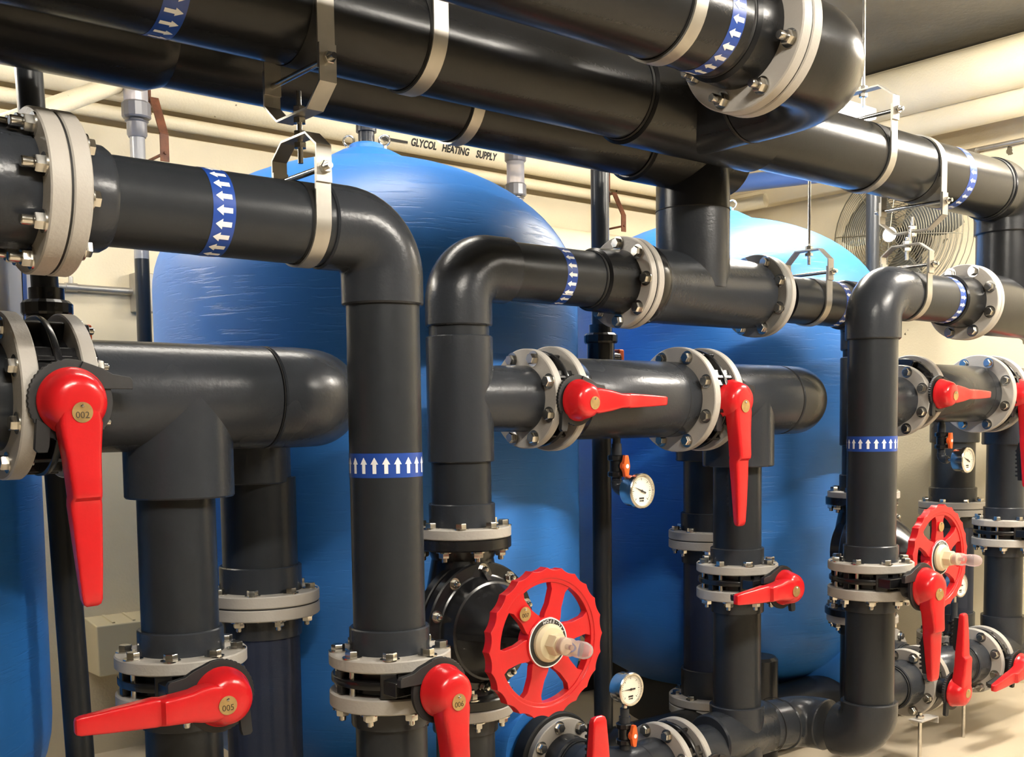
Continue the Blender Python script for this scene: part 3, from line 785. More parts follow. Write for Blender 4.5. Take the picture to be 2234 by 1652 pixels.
    def hx(b): hexp(b, 0, .030, .030); b.transform(M.Translation((x, yw - .042, zc)) @ M.Rotation(PI / 2, 4, 'X'))
    P(root, 'hub_nut', CRM, hx)
    P(root, 'stem', STL, lambda b: cyl(b, (x, yw - .07, zc), (x, yw - .115, zc), .007, 14))
    P(root, 'indicator_collar', CRM, lambda b: lathe(b, (x, yw - .070, zc), f, [(0, .022), (.022, .022), (.024, .020)], 24))
    P(root, 'indicator_dome', DOM, lambda b: lathe(b, (x, yw - .080, zc), f, [(0, .0235), (.03, .0235), (.034, .0205), (.05, .0205), (.054, .0220), (.080, .0220), (.092, .0185), (.099, .012), (.102, .005), (.1025, 0)], 28, closed=False), label='clear domed position indicator', sharp=60)
    if tag is not None:
        t = tagang; p = V((x, yw - .0235, zc)) + V((math.cos(t), 0, math.sin(t))) * Rw * .58
        o = P(root, 'number_tag', BRS, lambda b: lathe(b, p, f, [(0, .0185), (.0014, .0185)], 28), label='round brass number tag')
        P(o, 'rivet', STL, lambda b: lathe(b, p + Z_ * .012, f, [(0, .004), (.004, .0034), (.0055, 0)], 12, closed=False))
        if tag: curve_text(tag, .015, DRK, 'engraving', basis(p + f * .0016 - Z_ * .004, X_, Z_, f), o)
    return root
wheel_valve(1.868, YM, 1.132, .662, .882, 2.125, .196, 'large red handwheel with a clear dome, on a black valve near the bottom centre', '007', 2.31)
wheel_valve(3.862, YM, 1.140, .670, .925, 2.145, .2, 'smaller red handwheel at the right with a clear dome, partly behind a hanging lever', '', 1.57, .5, spoke=PI / 6)
lower_pipe(1.868, YM, .661, 0, RF6 - .004, 'grey pipe and beige flange just below the large handwheel valve', slab=.03)
lower_pipe(3.875, YM, .669, .2, RF6 - .004, 'grey pipe below the smaller handwheel valve, hidden behind the taped riser', slab=.03)

# --- bottom run, Y = YM, z = .33
def bottom_run(dx, z, l1, l2, l3, l4, labv1, labv2, first=True, sh=0):
    x = lambda v: v + dx + sh; xo = 2.47 + dx
    if first:      # stub coming out of the tank towards the aisle
        r = spool('tank_outlet_pipe', l1, 'pipe', (xo, 2.7, z - .1))
        P(r, 'pipe', PVC, lambda b: cyl(b, (xo, 2.70, z), (xo, 2.52, z), R6))
        P(r, 'socket', FIT, lambda b: lathe(b, (xo, 2.70, z), -Y_, [(0, .098), (.055, .095), (.06, .088)], 48))
        P(r, 'elbow', FIT, lambda b: elbow(b, (xo, YM, z), -Y_, X_, .09, RS6, .03))
        ringline(r, (xo, 2.635, z), Y_, .086, .008)
        P(r, 'rubber_ring', RUB, lambda b: lathe(b, (xo, 2.785, z), -Y_, [(0, .160), (.004, .165), (.052, .165), (.057, .16)], 56))
        flange(r, (xo, 2.728, z), -Y_, .150, .028, .08, m=FLG, side=2, rot=.2)
    r = spool('manifold_pipe', l2, 'pipe', (x(2.55), YM, z - .1))
    P(r, 'pipe', PVC, lambda b: cyl(b, (xo + .10, YM, z), (x(2.74), YM, z), R6 + .002))
    P(r, 'socket', FIT, lambda b: lathe(b, (x(2.64), YM, z), X_, [(0, .092), (.004, .096), (.11, .098)], 48))
    ringline(r, (x(2.635), YM, z), X_, .087, .008)
    flange(r, (x(2.735), YM, z), X_, RF6 + .004, .028, .08, m=FLG, side=1, rot=.39)
    lever_valve(labv2, (x(2.795), YM, z), X_, RF6 + .004, .062, (x(2.82), 2.27, z - .01), (-.85, 0, -.12) if dx else (.05, 0, -1), .060, .31, None, slim=.9)
    r = spool('pipe_flange', l3, 'flange', (x(2.85), YM, z - RF6))
    flange(r, (x(2.827), YM, z), X_, RF6 + .004, .028, .08, m=FLG, side=0)
    P(r, 'retaining_ring', BLK, lambda b: lathe(b, (x(2.856), YM, z), X_, [(0, .115), (.02, .115), (.03, .1)], 48))
    P(r, 'neck', FIT, lambda b: cyl(b, (x(2.85), YM, z), (x(2.94) - sh, YM, z), .092))
    return r
bottom_run(0, .300, 'grey outlet pipe with black ring and light flange by the blue tank nozzle', 'grey floor-level pipe under the upright gauge at the bottom edge',
           'white flange on the left side of the floor-level tee', '', '', 'red lever hub barely visible at the bottom edge, below the floor-level white flanges', sh=-.07)
bottom_run(2.02, .345, 'outlet pipe from the rear tank hidden behind the taped riser', 'floor-level grey pipe with black joint ring at the bottom right', 'flange at the far right of the floor-level run', '', '',
           'red lever at the right edge near the floor, pointing left', True)
lever_valve('upright red lever at the bottom edge, left of the gauge, with rounded top', (2.14, YM, .19), X_, .12, .05, (2.18, 2.265, .185), (0, 0, 1), .080, .42, None, slim=1.15)
solo('floor_pipe', (lambda b: (cyl(b, (1.868, YM, .19), (2.14, YM, .19), .08), b)[-1])(new()), PVC, 'low pipe below the bottom edge feeding the upright lever valve', 'pipe')
lever_valve('upright red lever near the floor at bottom right, standing beside the taped riser', (4.25, YM, .335), X_, RF6, .062, (4.245, 2.255, .325), (.0, 0, 1), .064, .33, None)
for sx, l in ((4.19, 'beige flange on the low pipe just right of the taped riser'),):
    r = spool('pipe_flange', l, 'flange', (sx, YM, .2))
    flange(r, (sx, YM, .335), X_, RF6, .030, .08, m=FLG, side=1, rot=.39)
    P(r, 'socket', FIT, lambda b: lathe(b, (sx - .10, YM, .335), X_, [(0, .092), (.004, .096), (.10, .098)], 48))
    P(r, 'neck', PVC, lambda b: cyl(b, (sx - .30, YM, .335), (sx - .05, YM, .335), R6))
    ringline(r, (sx - .105, YM, .335), X_, .087, .008)
    P(r, 'second_flange', FLG, lambda b: lathe(b, (sx + .10, YM, .335), X_, [(0, RF6), (.028, RF6), (.028, .08)], 56))

# --- back risers with clear sections
def back_riser(x, lab, lab2, dz=0):
    r = spool('back_riser', lab, 'pipe', (x, YB, .94))
    P(r, 'pipe', PVC, lambda b: cyl(b, (x, YB, 1.30 + dz), (x, YB, 1.0 + dz), .109))
    P(r, 'collar', FIT, lambda b: lathe(b, (x, YB, .965 + dz), Z_, [(0, .120), (.075, .120), (.078, .116)], 56))
    flange(r, (x, YB, .935 + dz), Z_, .170, .034, .10, side=2, rot=.15)
    flange(r, (x, YB, .897 + dz), Z_, .170, .034, .10, side=1, kind='nut', rot=.15)
    gasket(r, (x, YB, .931 + dz), Z_, .167)
    q = spool('clear_pipe', lab2, 'pipe', (x, YB, .3))
    P(q, 'collar', FIT, lambda b: lathe(b, (x, YB, .835 + dz), Z_, [(0, .116), (.062, .120)], 56))
    P(q, 'sleeve', CLR, lambda b: lathe(b, (x, YB, .40), Z_, [(0, .1095), (.44 + dz, .1095)], 56, closed=False))
    P(q, 'collar', FIT, lambda b: lathe(b, (x, YB, .31), Z_, [(0, .120), (.11, .120), (.113, .116)], 56))
    flange(q, (x, YB, .276), Z_, .170, .034, .10, side=2, rot=.15)
    flange(q, (x, YB, .238), Z_, .170, .034, .10, side=1, kind='nut', rot=.15)
back_riser(1.497, 'dark pipe with a pair of light flanges in front of the left blue tank', 'bluish see-through pipe section at the bottom left, under the flange pair')
back_riser(3.535, 'dark pipe with a grey flange pair behind the middle drop pipe', 'see-through pipe section behind the long grey pipe, above low flanges', .03)
back_riser(5.50, 'dark pipe with wide grey flange pair behind the right handwheel', 'dark lower pipe section behind the right handwheel', .04)
solo('floor_header', (lambda b: (cyl(b, (.2, 2.93, .14), (5.45, 2.93, .14), .135), b)[-1])(new()), SCH, 'very large dark pipe lying on the floor behind the low valves at right', 'pipe')

# ------------------------------------------------------------------ OVERHEAD HEADERS
RH = .112
r = spool('overhead_header', 'middle overhead header, running from upper left to the elbow at the right edge', 'pipe', (2, YF, ZH - RH))
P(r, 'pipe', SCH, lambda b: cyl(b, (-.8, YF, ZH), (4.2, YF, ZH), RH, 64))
P(r, 'tee', SCH, lambda b: (lathe(b, (2.20, YF, ZH), X_, [(0, RH + .006), (.006, RH + .014), (.56, RH + .014), (.57, RH + .006)], 64),
                           cyl(b, (2.475, YF, ZH + .0), (2.475, 1.93, ZH), .122)))
ringline(r, (2.20, YF, ZH), X_, RH + .002, .014)
P(r, 'elbow', SCH, lambda b: elbow(b, (4.36, YF, ZH), X_, -Z_, .11, RH + .008, .05, 56))
ringline(r, (4.19, YF, ZH), X_, RH + .002, .014)
P(r, 'drop', SCH, lambda b: cyl(b, (4.36, YF, 2.2), (4.36, YF, 2.08), RH))
tape(r, (.90, YF, ZH), X_, RH, .05, 24, 1, rot=.1, al=.038)
tape(r, (3.88, YF, ZH), X_, RH, .05, 24, -1, rot=.0, al=.035)

r = spool('overhead_header', 'lowest dark overhead header, farthest from the viewer, with a tee turning down at centre', 'pipe', (1, YM, ZH - RH))
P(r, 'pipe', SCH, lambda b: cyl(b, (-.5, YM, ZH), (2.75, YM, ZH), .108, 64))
P(r, 'coupling', SCH, lambda b: lathe(b, (.2, YM, ZH), X_, [(0, .12), (.80, .124), (.84, .110)], 56))
P(r, 'tee', SCH, lambda b: (lathe(b, (2.56, YM, ZH), X_, [(0, .114), (.006, .122), (.45, .122), (.46, .115)], 64), lathe(b, (2.85, YM, ZH), -Z_, [(0, .12), (.19, .122), (.194, .119)], 64)))
ringline(r, (2.56, YM, ZH), X_, .112, .012)

r = spool('overhead_header', 'uppermost overhead pipe, with a beige flange pair and large elbow at its right end', 'pipe', (1.7, 1.64, ZH - RH))
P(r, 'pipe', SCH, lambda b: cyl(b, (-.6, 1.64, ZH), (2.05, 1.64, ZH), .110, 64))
P(r, 'socket', SCH, lambda b: lathe(b, (1.985, 1.64, ZH), X_, [(0, .112), (.008, .120), (.10, .124)], 56))
ringline(r, (1.98, 1.64, ZH), X_, .110, .010)
flange(r, (2.062, 1.64, ZH), X_, .174, .034, .11, side=1, kind='long', rot=.45)
gasket(r, (2.096, 1.64, ZH), X_, .171, .004)
flange(r, (2.100, 1.64, ZH), X_, .174, .034, .11, side=0)
P(r, 'elbow', SCH, lambda b: elbow(b, (2.475, 1.64, ZH), X_, Y_, .19, .124, .10, 64))
ringline(r, (2.475, 1.935, ZH), Y_, .124, .010)
tape(r, (1.925, 1.64, ZH), X_, .110, .045, 24, -1, rot=.0, al=.036, aw=.02)

# ------------------------------------------------------------------ HANGERS
hanger('inverted strap hanger below the front header at left, large octagonal yoke', 1.205, YF, ZH, RH, up=-1, rod=.02, yh=.215, w=.040)
hanger('clevis hanger holding the tape-marked pipe at left, below the inverted yoke', 1.205, YF, ZU, .0865, up=1, rod=.02, yh=.178, w=.036)
hanger('broad flat strap around the front header, right of the octagonal yoke', 1.50, YF, ZH, RH, up=1, rod=.8, yh=.25, w=.040)
hanger('flat strap around the lowest header above the left blue tank', 1.87, YM, ZH, .108, up=1, rod=.8, yh=.25, w=.036)
hanger('flat strap around the uppermost header, left of its arrow tape', 1.80, 1.64, ZH, .110, up=1, rod=.8, yh=.25, w=.036)
hanger('ceiling-hung clevis around the header at upper right', 3.345, YF, ZH, RH, up=1, rod=.85, yh=.215, w=.036)
hanger('inverted clevis under the header at upper right, in front of the wall fan', 3.665, YF, ZH, RH, up=-1, rod=.02, yh=.215, w=.036)
hanger('clevis hanger around the pipe behind the taped riser, in front of the fan', 3.63, YF, ZU, R6, up=1, rod=.03, yh=.175, w=.032)
hanger('rod-hung clevis around the pipe left of the taped riser, before the rear blue tank', 3.50, YM, ZU, R6, up=1, rod=1.35, yh=.185, w=.034)
for (a, b, l) in ((1.205, 1.0, 'short'),): pass
solo('threaded_rod', (lambda b: (cyl(b, (1.205, YF, ZU + .17), (1.205, YF, ZH - .21), .0062, 14), b)[-1])(new()), STL, 'short threaded rod joining the two left hangers', 'rod')
solo('threaded_rod', (lambda b: (cyl(b, (3.65, YF, ZU + .17), (3.65, YF, ZH - .21), .0062, 14), b)[-1])(new()), STL, 'short threaded rod joining the two right hangers before the fan', 'rod')

# ------------------------------------------------------------------ GAUGES
gauge('round gauge hanging under the middle manifold pipe, left of the hanging lever', 'orange-handled ball valve above the middle hanging gauge', (2.485, 2.35, 1.235), .055, (2.485, YM, 1.40), (2.485, YM, 1.2), True, 2.75)
gauge('smaller round gauge hanging under the manifold at the right', 'orange-handled ball valve above the right hanging gauge', (4.47, 2.34, 1.268), .055, (4.47, YM, 1.44), (4.47, YM, 1.24), True, 2.75)
gauge('upright gauge standing on the floor-level pipe at bottom centre', 'orange-handled ball valve below the upright bottom gauge', (2.515, 2.43, .592), .055, (2.515, YM, .515), (2.515, YM, .39), False, 3.12)
gauge('gauge half hidden behind the hanging red lever at lower right', 'small ball valve below the half-hidden lower right gauge', (4.60, 2.43, .71), .055, (4.60, YM, .62), (4.60, YM, .43), False, 3.0)

# ------------------------------------------------------------------ TANKS
def tank(x, lab, neck=True, label=False):
    y, R = 3.53, .775
    r = thing('water_tank', lab, 'tank', (x, y, 0), 'blue fibre-wrapped water tanks')
    pr = []
    for i in range(11):
        z = .13 + .49 * i / 10; pr.append((z, R * math.sqrt(max(.05, 1 - ((.62 - z) / .50) ** 2))))
    pr += [(1.0, R), (1.5, R), (1.93, R)]
    for i in range(1, 21):
        t = PI / 2 * i / 20; pr.append((1.93 + .49 * math.sin(t), max(R * math.cos(t), .10)))
    P(r, 'shell', TNK, lambda b: lathe(b, (x, y, 0), Z_, pr, 128))
    P(r, 'neck', TNK, lambda b: lathe(b, (x, y, 2.425), Z_, [(-.02, .19), (0, .155), (.03, .10), (.035, .065), (.055, .063), (.06, .055)], 48))
    P(r, 'base_ring', BLKS, lambda b: lathe(b, (x, y, 0.0), Z_, [(0, .46), (.24, .46)], 64))
    P(r, 'outlet_nozzle', TNK, lambda b: lathe(b, (x + .18, y - .28, .33), -Y_, [(0, .30), (.30, .22), (.36, .185), (.44, .165), (.455, .155)], 56))
    for s in (-1, 1):
        def eye(b, s=s):
            c = V((x + s * .062 * 1.0, y - .0 - s * .0, 2.545)); pts = []
            u = V((.77, -.64, 0)); c = V((x, y, 2.500)) + u * s * .066
            for i in range(25):
                t = 2 * PI * i / 24; pts.append(c + u * math.cos(t) * .019 + Z_ * math.sin(t) * .018)
            sweep(b, pts, .0045, 10, cap=False)
            cyl(b, c - Z_ * .045, c - Z_ * .02, .009, 12)
        P(r, 'lifting_eye', STL, eye)
    P(r, 'top_pipe', FIT, lambda b: (cyl(b, (x, y, 2.45), (x, y, 2.53), .030, 28), cyl(b, (x, y, 2.53), (x, y, 2.75), .038, 28)))
    if label:
        def dec(b, r0, a0, a1, z0, z1):
            lathe(b, (x, y, z0), Z_, [(0, r0), (z1 - z0, r0)], 24, a0, a1, closed=False)
        # frame(Z): u = X x Z = -Y, v = Z x u = X
        P(r, 'white_label', LBL, lambda b: dec(b, R + .002, .50, 1.55, 1.60, 1.925), label='white label with blue stripes')
        for i, (a0, a1) in enumerate(((1.0, 1.05), (1.22, 1.28))):
            P(r, 'label_stripe', BLU, lambda b, a0=a0, a1=a1: dec(b, R + .004, a0, a1, 1.60, 1.925), label='blue stripe')
    return r
tank(.25, 'blue tank cut by the left edge, carrying a white label with blue stripes', label=True)
tank(2.265, 'largest blue tank in the centre with two lifting eyes on its top')
tank(4.28, 'rear blue tank right of centre, its dome lit almost white')

# black frames lying on the floor under and between the tanks
for x0, x1, yy, l in ((2.5, 4.6, 4.30, 'long black steel beam on the floor behind the tanks'), (2.9, 3.6, 3.25, 'short black steel beam on the floor between the two blue tanks')):
    solo('floor_beam', (lambda b: (box(b, ((x0 + x1) / 2, yy, .07), (x1 - x0, .12, .14)), b)[-1])(new()), BLKS, l, 'beam', bevel=.004)
solo('cut_pipe', (lambda b: (cyl(b, (3.71, 2.85, 0.0), (3.71, 2.85, .46), .085, ch=.012), b)[-1])(new()), SCH, 'short upright black pipe with rounded top between the low pipes and the rear tank', 'pipe')

# ------------------------------------------------------------------ thin vertical pipes
def black_pole(x0, x1, lab, zb=0, union=True, hlab=None, handle_dir=X_, y=3.0):
    r = spool('thin_pipe', lab, 'pipe', (x1, y, zb), 'thin black vertical pipes')
    def xx(z): return x1 + (x0 - x1) * (z - zb) / (2.35 - zb)
    P(r, 'lower_pipe', PVC, lambda b: cyl(b, (xx(zb), y, zb), (xx(1.62), y, 1.62), .0365, 32))
    P(r, 'upper_pipe', PVC, lambda b: cyl(b, (xx(1.7), y, 1.7), (xx(2.6), y, 2.6), .034, 32))
    if union:
        x = xx(1.72); v = spool('union_ball_valve', hlab, 'valve', (x, y, 1.58), 'black union ball valves on thin pipes')
        P(v, 'union_nut', BLK, lambda b: lathe(b, (x, y, 1.745), Z_, [(0, .060), (.006, .064), (.030, .064), (.038, .056)], 20), sharp=10)
        P(v, 'union_nut', BLK, lambda b: (lathe(b, (x, y, 1.59), Z_, [(0, .054), (.008, .06), (.034, .06), (.038, .05)], 20)), sharp=10)
        P(v, 'valve_body', BLK, lambda b: (cyl(b, (x, y, 1.61), (x, y, 1.755), .052, 32), cyl(b, (x, y, 1.78), (x, y, 1.815), .044, 32), cyl(b, V((x, y, 1.69)), V((x, y, 1.69)) + V(handle_dir) * .085, .026, 20)))
        h = V(handle_dir)
        P(v, 'handle', ORG, lambda b: (box(b, V((x, y, 1.70)) + h * .095, (.028, .036, .052), M.Rotation(math.atan2(h.y, h.x), 3, 'Z'))), label='orange handle', bevel=.006)
black_pole(.912, .985, 'thin dark vertical pipe at the far left, passing behind lever 002', hlab='black union valve at far left, with orange handle above the large tee')
black_pole(2.95, 2.95, 'thin black vertical pipe between the two blue tanks', hlab='black union valve with orange handle, above the middle manifold pipe')
black_pole(5.10, 5.12, 'thin pipe in front of the wall fan', y=3.2, union=True, hlab='orange valve handle peeking out right of the taped riser')

def clear_pole(x, y, zt, lab, zb=1.2, rr=.028):
    r = spool('thin_pipe', lab, 'pipe', (x, y, zb))
    P(r, 'upper_pipe', mat_grey, lambda b: cyl(b, (x, y, 2.1), (x, y, zt - .02), rr, 28))
    P(r, 'lower_pipe', PVC, lambda b: cyl(b, (x, y, zb), (x, y, 2.1), rr, 28))  # darker grey than the upper length: shade put into the pipe colour
    P(r, 'lower_ring', FIT2, lambda b: lathe(b, (x, y, zt - .10), Z_, [(0, rr * 1.15), (.01, rr * 1.35), (.055, rr * 1.35), (.06, rr * 1.6)], 28))
    for dz in (-.03, .14):
        P(r, 'union_nut', FIT2, lambda b: lathe(b, (x, y, zt + dz), Z_, [(0, rr * 1.75), (.006, rr * 1.95), (.055, rr * 1.95), (.062, rr * 1.75)], 14), sharp=10)
    P(r, 'clear_sleeve', CLS, lambda b: lathe(b, (x, y, zt + .025), Z_, [(0, rr * 1.6), (.12, rr * 1.6)], 28, closed=False))
    P(r, 'top_pipe', FIT2, lambda b: cyl(b, (x, y, zt + .19), (x, y, zt + .5), rr * 1.3, 24))
mat_grey = mat('light_grey_pvc', (.26, .26, .27), .25, noise=.05)
FIT2 = mat('mid_grey_pvc', (.16, .155, .165), .3)
clear_pole(1.672, 4.22, 2.66, 'thin light grey pipe with clear union, left of the central tank', zb=1.0)
clear_pole(3.68, 4.35, 2.63, 'thin light grey pipe with clear union behind the central tank dome', zb=1.6)

# ------------------------------------------------------------------ pipe stands
def stand(x, y, z, lab, w=.13):
    r = thing('pipe_stand', lab, 'pipe support', (x, y, 0), 'rod pipe stands')
    P(r, 'clamp_plate', FLG, lambda b: (box(b, (x + .03, y, z), (w, .055, .006)), box(b, (x + .03 + w / 2, y, z - .012), (.006, .055, .03)), prism(b, [(0, 0), (w * .8, 0), (w * .8, -.05), (w * .3, -.03)], (x + .03 - w / 2, y + .03, z), X_, Z_, Y_, .005)), bevel=.002, label='bent beige clamp plate')
    P(r, 'rod', STL, lambda b: cyl(b, (x, y, 0), (x, y, z + .03), .0075, 14))
    def nn(b): hexp(b, 0, .014, .016); b.transform(M.Translation((x, y, z + .004)))
    P(r, 'nut', STL, nn)
stand(4.08, 2.32, .225, 'rod stand with bent clamp plate right of the taped riser, near the floor')
stand(4.70, 2.46, .225, 'thin steel rod support standing on the floor below the far right flange')
stand(3.12, 2.16, .215, 'bent beige clamp plate with bolt at the bottom edge below the S-shaped pipes')

# ------------------------------------------------------------------ BACKGROUND
def wallpipe(name, z, y, R, m, lab, x0=-2.4, x1=XW, cat='pipe'):
    bm = new(); cyl(bm, (x0, y, z), (x1, y, z), R, 28); return solo(name, bm, m, lab, cat)
wallpipe('wall_pipe', 3.03, 4.72, .052, CRMP, 'highest cream pipe along the back wall, passing above the stencilled one', x1=5.7)
gp = wallpipe('wall_pipe', 2.905, 4.76, .062, CRMP, 'cream pipe stencilled GLYCOL HEATING SUPPLY along the back wall', x1=5.7)
wallpipe('wall_pipe', 2.80, 4.80, .030, CRMP, 'thin cream pipe directly below the stencilled pipe on the back wall', x1=5.7)
wallpipe('insulated_pipe', 2.42, 4.66, .125, CRMP, 'thick cream insulated pipe low on the back wall behind the tanks', x0=3.0, x1=5.75)
def gbend(cen, R, x0):
    def f(co):
        a = co.y / R
        phi = math.radians(-22) + a
        return V((x0 + co.x * .80, cen[1] - math.cos(phi) * (R + .0008 + co.z), cen[2] + math.sin(phi) * (R + .0008 + co.z)))
    return f
for word, xx in (('GLYCOL', 3.365), ('HEATING', 3.57), ('SUPPLY', 3.775)):
    curve_text(word, .052, INK, 'stencil_lettering', None, gp, label='black stencilled word', bend=gbend((0, 4.76, 2.905), .062, xx), depth=.0002)
P(gp, 'stencil_arrow', INK, lambda b: prism(b, [(0, -.006), (0, .006), (-.11, .006), (-.11, .018), (-.16, 0), (-.11, -.018), (-.11, -.006)], (3.26, 4.6965, 2.875), X_, Z_, -Y_, .001), smooth=False)
for xx, zz, l in ((3.05, 2.97, 'left'), (4.62, 3.0, 'right')):
    solo('pipe_clip', (lambda b: (ring(b, (xx, 4.72, 3.03), (xx + .03, 4.72, 3.03), .053, .060, 28), box(b, (xx + .015, 4.66, 2.975), (.16, .035, .03)), b)[-1])(new()), GAL,
         'galvanised clip under the back-wall pipes, %s of the stencilled words' % l, 'pipe clip', bevel=.002)
# cream bent conduit at upper left
r = spool('cream_conduit', 'cream pipe slanting down to the left from an elbow at upper left', 'pipe', (1.6, 4.3, 2.6))
P(r, 'pipe', CRMP, lambda b: sweep(b, [(1.685, 4.3, 2.90), (1.685, 4.3, 2.83), (1.675, 4.29, 2.80), (1.64, 4.27, 2.775), (1.30, 4.12, 2.58), (1.1, 4.05, 2.47)], .034, 24))
P(r, 'elbow', CRMP, lambda b: sweep(b, [(1.685, 4.3, 2.88), (1.685, 4.3, 2.835), (1.680, 4.295, 2.80), (1.66, 4.28, 2.778), (1.615, 4.26, 2.755)], .042, 24))
# rusty hangers
def rusty(x, y, z, lab, s=1.0):
    r = thing('rusty_hanger', lab, 'pipe hanger', (x, y, z), 'rusty iron hangers')
    def bw(b):
        for (y0, z0), (y1, z1) in (((-.10, 0), (-.10, .08)), ((-.10, .08), (-.035, .20)), ((-.035, .20), (.035, .20)), ((.035, .20), (.10, .08)), ((.10, .08), (.10, 0))):
            a = V((x, y + y0 * s, z + z0 * s)); c = V((x, y + y1 * s, z + z1 * s)); d = (c - a); L = d.length; ang = math.atan2(d.z, d.y)
            box(b, (a + c) / 2, (.035, L + .005, .007), M.Rotation(ang, 3, 'X'))
    P(r, 'yoke', RST, bw)
    P(r, 'rod', RST, lambda b: (cyl(b, (x, y, z + .16 * s), (x, y, z + .9), .006, 10), cyl(b, (x, y - .11 * s, z + .03), (x, y + .11 * s, z + .03), .006, 10)))
    def n3(b): hexp(b, 0, .014, .014); b.transform(M.Translation((x, y, z + .2 * s)))
    P(r, 'nut', STL, n3)
rusty(4.66, 4.66, 2.55, 'rusty brown hanger on the thick cream pipe, just left of the black thin pipe', 1.15)
rusty(1.80, 4.40, 2.50, 'rusty hanger seen right of the left clear union pipe', 1.3)
# right wall
r = spool('insulated_duct', 'wide cream wrapped duct under the ceiling at upper right', 'duct', (5.52, 2, 3.1))
P(r, 'duct', CRMP, lambda b: cyl(b, (5.50, -2.3, 3.195), (5.50, 4.7, 3.195), .125, 48))
P(r, 'lower_duct', CRMP, lambda b: cyl(b, (5.62, -2.3, 3.045), (5.62, 4.7, 3.045), .085, 40))
solo('wall_conduit', (lambda b: (cyl(b, (XW - .03, -1, 2.90), (XW - .03, 3.30, 2.90), .012, 16), cyl(b, (XW - .03, 3.05, 2.88), (XW - .03, 3.09, 2.88), .03, 12), b)[-1])(new()), GAL, 'thin conduit along the right wall below the duct', 'conduit')
solo('wall_conduit', (lambda b: (cyl(b, (1.2, YW - .03, 2.055), (2.0, YW - .03, 2.055), .015, 16), cyl(b, (1.59, YW - .03, 2.055), (1.64, YW - .03, 2.055), .019, 16), cyl(b, (1.615, YW - .03, 2.05), (1.615, YW - .03, 2.10), .010, 12), b)[-1])(new()), GAL, 'thin horizontal metal conduit on the cream back wall at left', 'conduit')
solo('junction_box', (lambda b: (box(b, (1.93, YW - .035, 2.05), (.10, .07, .17)), b)[-1])(new()), GAL, 'small metal box on the back wall at the end of the thin conduit', 'electrical box', bevel=.004)
solo('blue_pipe', (lambda b: (cyl(b, (5.2, 4.75, 2.87), (5.55, 3.0, 2.80), .05, 32), b)[-1])(new()), BPI, 'blue painted pipe crossing in front of the right wall, above the rear tank', 'pipe')
solo('cream_stub_pipe', (lambda b: (cyl(b, (5.45, 4.85, 2.76), (5.60, 4.25, 2.79), .042, 28), b)[-1])(new()), CRMP, 'cream pipe end just below the blue pipe', 'pipe')
r = thing('wall_box', 'small beige electrical box with white switch on the wall beyond the right manifold', 'electrical box', (XW, 3.5, 1.3))
# heater on the back wall
r = thing('wall_heater', 'cream baseboard heater low on the back wall at the bottom left', 'heater', (1.9, YW - .1, .4))
def heat(b): prism(b, [(0, 0), (-.16, -.02), (-.17, -.24), (0, -.24)], (1.62, YW, .62), Y_, Z_, X_, 1.2)
P(r, 'cabinet', CRM, heat, bevel=.006)
P(r, 'louvres', CRM, lambda b: [box(b, (1.70 + .09 * i, YW - .08, .613), (.012, .13, .006), M.Rotation(.12, 3, 'X')) for i in range(10)] and None)
# ------------------------------------------------------------------ wall fan
fx, fy, fz, FR = XW - .30, 3.37, 2.455, .39
r = thing('wall_fan', 'large round industrial fan with wire guard on the right wall', 'fan', (XW - .1, fy, fz - FR))
def guard(b):
    n = 26
    for i in range(n):
        rr = .05 + (FR - .05) * i / (n - 1); dome = .06 * (1 - (rr / FR) ** 2) ** .5 + .0
        pts = [(fx - dome, fy + rr * math.cos(2 * PI * k / 40), fz + rr * math.sin(2 * PI * k / 40)) for k in range(41)]
        sweep(b, pts, .0042 if i == n - 1 else .0021, 5, cap=False)
    for k in range(8):
        t = PI / 4 * k + .1; e = V((0, math.cos(t), math.sin(t))); q = Z_.cross(e)
        pts = []
        for j in range(12):
            rr = .04 + (FR - .04) * j / 11; pts.append(V((fx - .06 * max(0, 1 - (rr / FR) ** 2) ** .5 - .003, fy, fz)) + e * rr)
        sweep(b, pts, .003, 5)
P(r, 'guard', FANM, guard, label='concentric wire guard')
def rearg(b):
    for i in range(10):
        rr = .1 + (FR - .1) * i / 9
        sweep(b, [(fx + .12, fy + rr * math.cos(2 * PI * k / 36), fz + rr * math.sin(2 * PI * k / 36)) for k in range(37)], .0025, 5, cap=False)
P(r, 'rear_guard', FANM, rearg)
P(r, 'motor', BLKM, lambda b: lathe(b, (fx + .28, fy, fz), -X_, [(0, .05), (.02, .07), (.17, .07), (.19, .05)], 32))
P(r, 'hub_badge', WHT, lambda b: lathe(b, (fx - .062, fy, fz), -X_, [(0, .042), (.006, .040), (.008, .03)], 28), label='white round badge')
for k in range(3):
    def blade(b, k=k):
        t0 = 2 * PI * k / 3 + .5; A = []
        for j in range(9):
            rr = .06 + (FR - .10) * j / 8; row = []
            for s in range(5):
                t = t0 + (s / 4 - .5) * 1.25 * (.6 + .4 * math.sin(PI * (j + 1) / 10)); tw = (s / 4 - .5) * .09
                row.append(b.verts.new((fx + .05 + tw, fy + rr * math.cos(t), fz + rr * math.sin(t))))
            A.append(row)
        for P0, P1 in zip(A, A[1:]):
            for s in range(4): b.faces.new((P0[s], P0[s + 1], P1[s + 1], P1[s]))
    o = P(r, 'blade', FANB, blade); sm = o.modifiers.new('solid', 'SOLIDIFY'); sm.thickness = .003
P(r, 'bracket', BLKM, lambda b: (cyl(b, (fx + .2, fy, fz), (XW, fy, fz), .03, 20), cyl(b, (XW - .06, fy, fz - .3), (XW - .06, fy, fz + .3), .02, 16)))
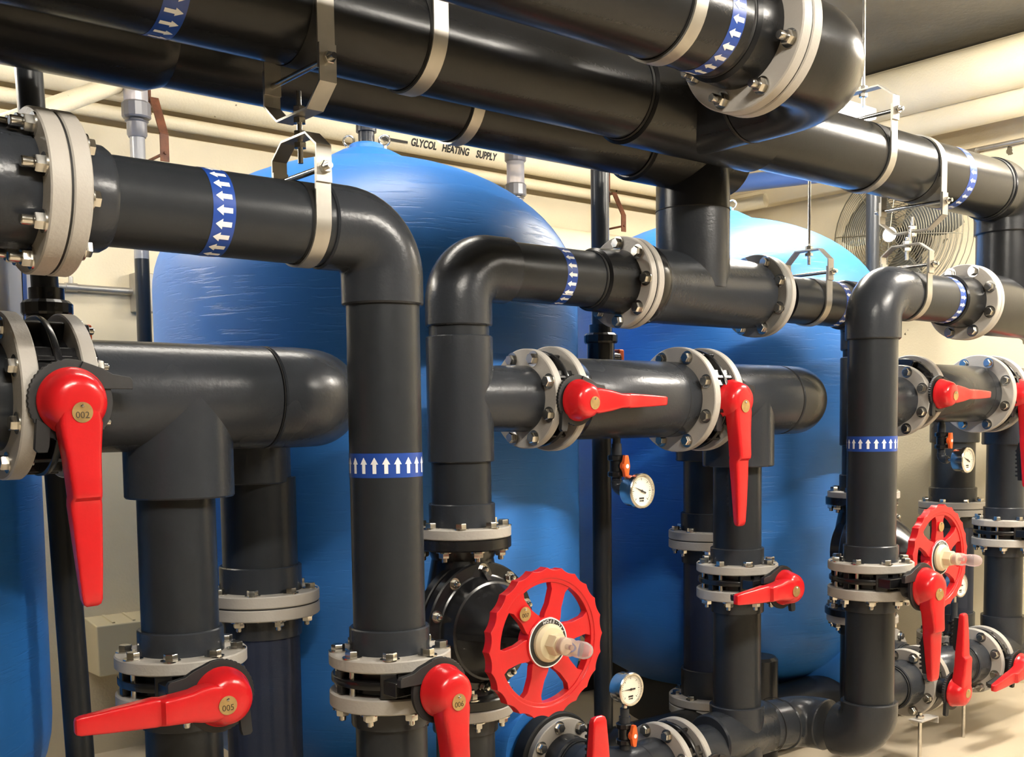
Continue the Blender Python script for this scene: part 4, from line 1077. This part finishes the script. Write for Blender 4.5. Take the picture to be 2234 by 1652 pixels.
# small wall box
rb = [o for o in bpy.data.objects if o.name == 'wall_box'][0]
rb.location = (XW - .04, 3.17, 1.20)
P(rb, 'box', FLG, lambda b: box(b, (XW - .03, 3.17, 1.25), (.06, .11, .15)), bevel=.005)
P(rb, 'switch', WHT, lambda b: box(b, (XW - .065, 3.19, 1.29), (.012, .05, .05)), bevel=.003)

# ------------------------------------------------------------------ LIGHT
w = bpy.data.worlds.new('world'); S.world = w; w.use_nodes = True
w.node_tree.nodes['Background'].inputs[0].default_value = (1, .93, .8, 1); w.node_tree.nodes['Background'].inputs[1].default_value = .0
def strip(x, y, z, L, power, lab, col=(1, .935, .82), axis='X'):
    r = thing('ceiling_light', lab, 'light', (x, y, z), 'fluorescent strip lights')
    m = bpy.data.materials.new('lamp_tube'); m.use_nodes = True; nt = m.node_tree; nt.nodes.remove(nt.nodes['Principled BSDF'])
    e = nt.nodes.new('ShaderNodeEmission'); e.inputs[0].default_value = (*col, 1); e.inputs[1].default_value = power / (2 * PI * 2 * PI * .019 * L)
    nt.links.new(e.outputs[0], nt.nodes['Material Output'].inputs[0])
    s = (L, .17, .05) if axis == 'X' else (.17, L, .05); d = V((L / 2 - .02, 0, 0)) if axis == 'X' else V((0, L / 2 - .02, 0)); q = V((0, .055, 0)) if axis == 'X' else V((.055, 0, 0))
    P(r, 'housing', WHT, lambda b: box(b, (x, y, z + .055), s), bevel=.005)
    for k in (-1, 1): P(r, 'tube', m, lambda b: cyl(b, V((x, y, z)) + q * k - d, V((x, y, z)) + q * k + d, .019, 12))
    P(r, 'rod', STL, lambda b: cyl(b, (x, y, z + .07), (x, y, ZC), .008, 10))
    return r
strip(.5, -.15, 3.05, 1.25, 125, 'front strip light over the aisle, out of frame at left')
strip(3.4, -.15, 3.05, 1.25, 165, 'front strip light over the aisle, out of frame at right')
strip(4.75, 1.45, 3.05, 1.0, 170, 'added fill light at the right end of the aisle, out of frame')  # fill added to brighten the right-hand floor and wall
strip(1.8, 3.05, 3.02, 1.2, 22, 'rear strip light above the central tank, hidden by the headers')
strip(4.15, 3.05, 2.83, 1.2, 58, 'rear strip light behind the headers, above the rear tank')
strip(.35, 4.25, 2.8, 1.2, 50, 'added fill light by the back wall, out of frame at left')  # unseen fill added to lift the left back wall and tank side

S.view_settings.view_transform = 'Standard'; S.view_settings.look = 'None'; S.view_settings.gamma = 1
S.view_settings.use_curve_mapping = False
S.view_settings.exposure = 1.0
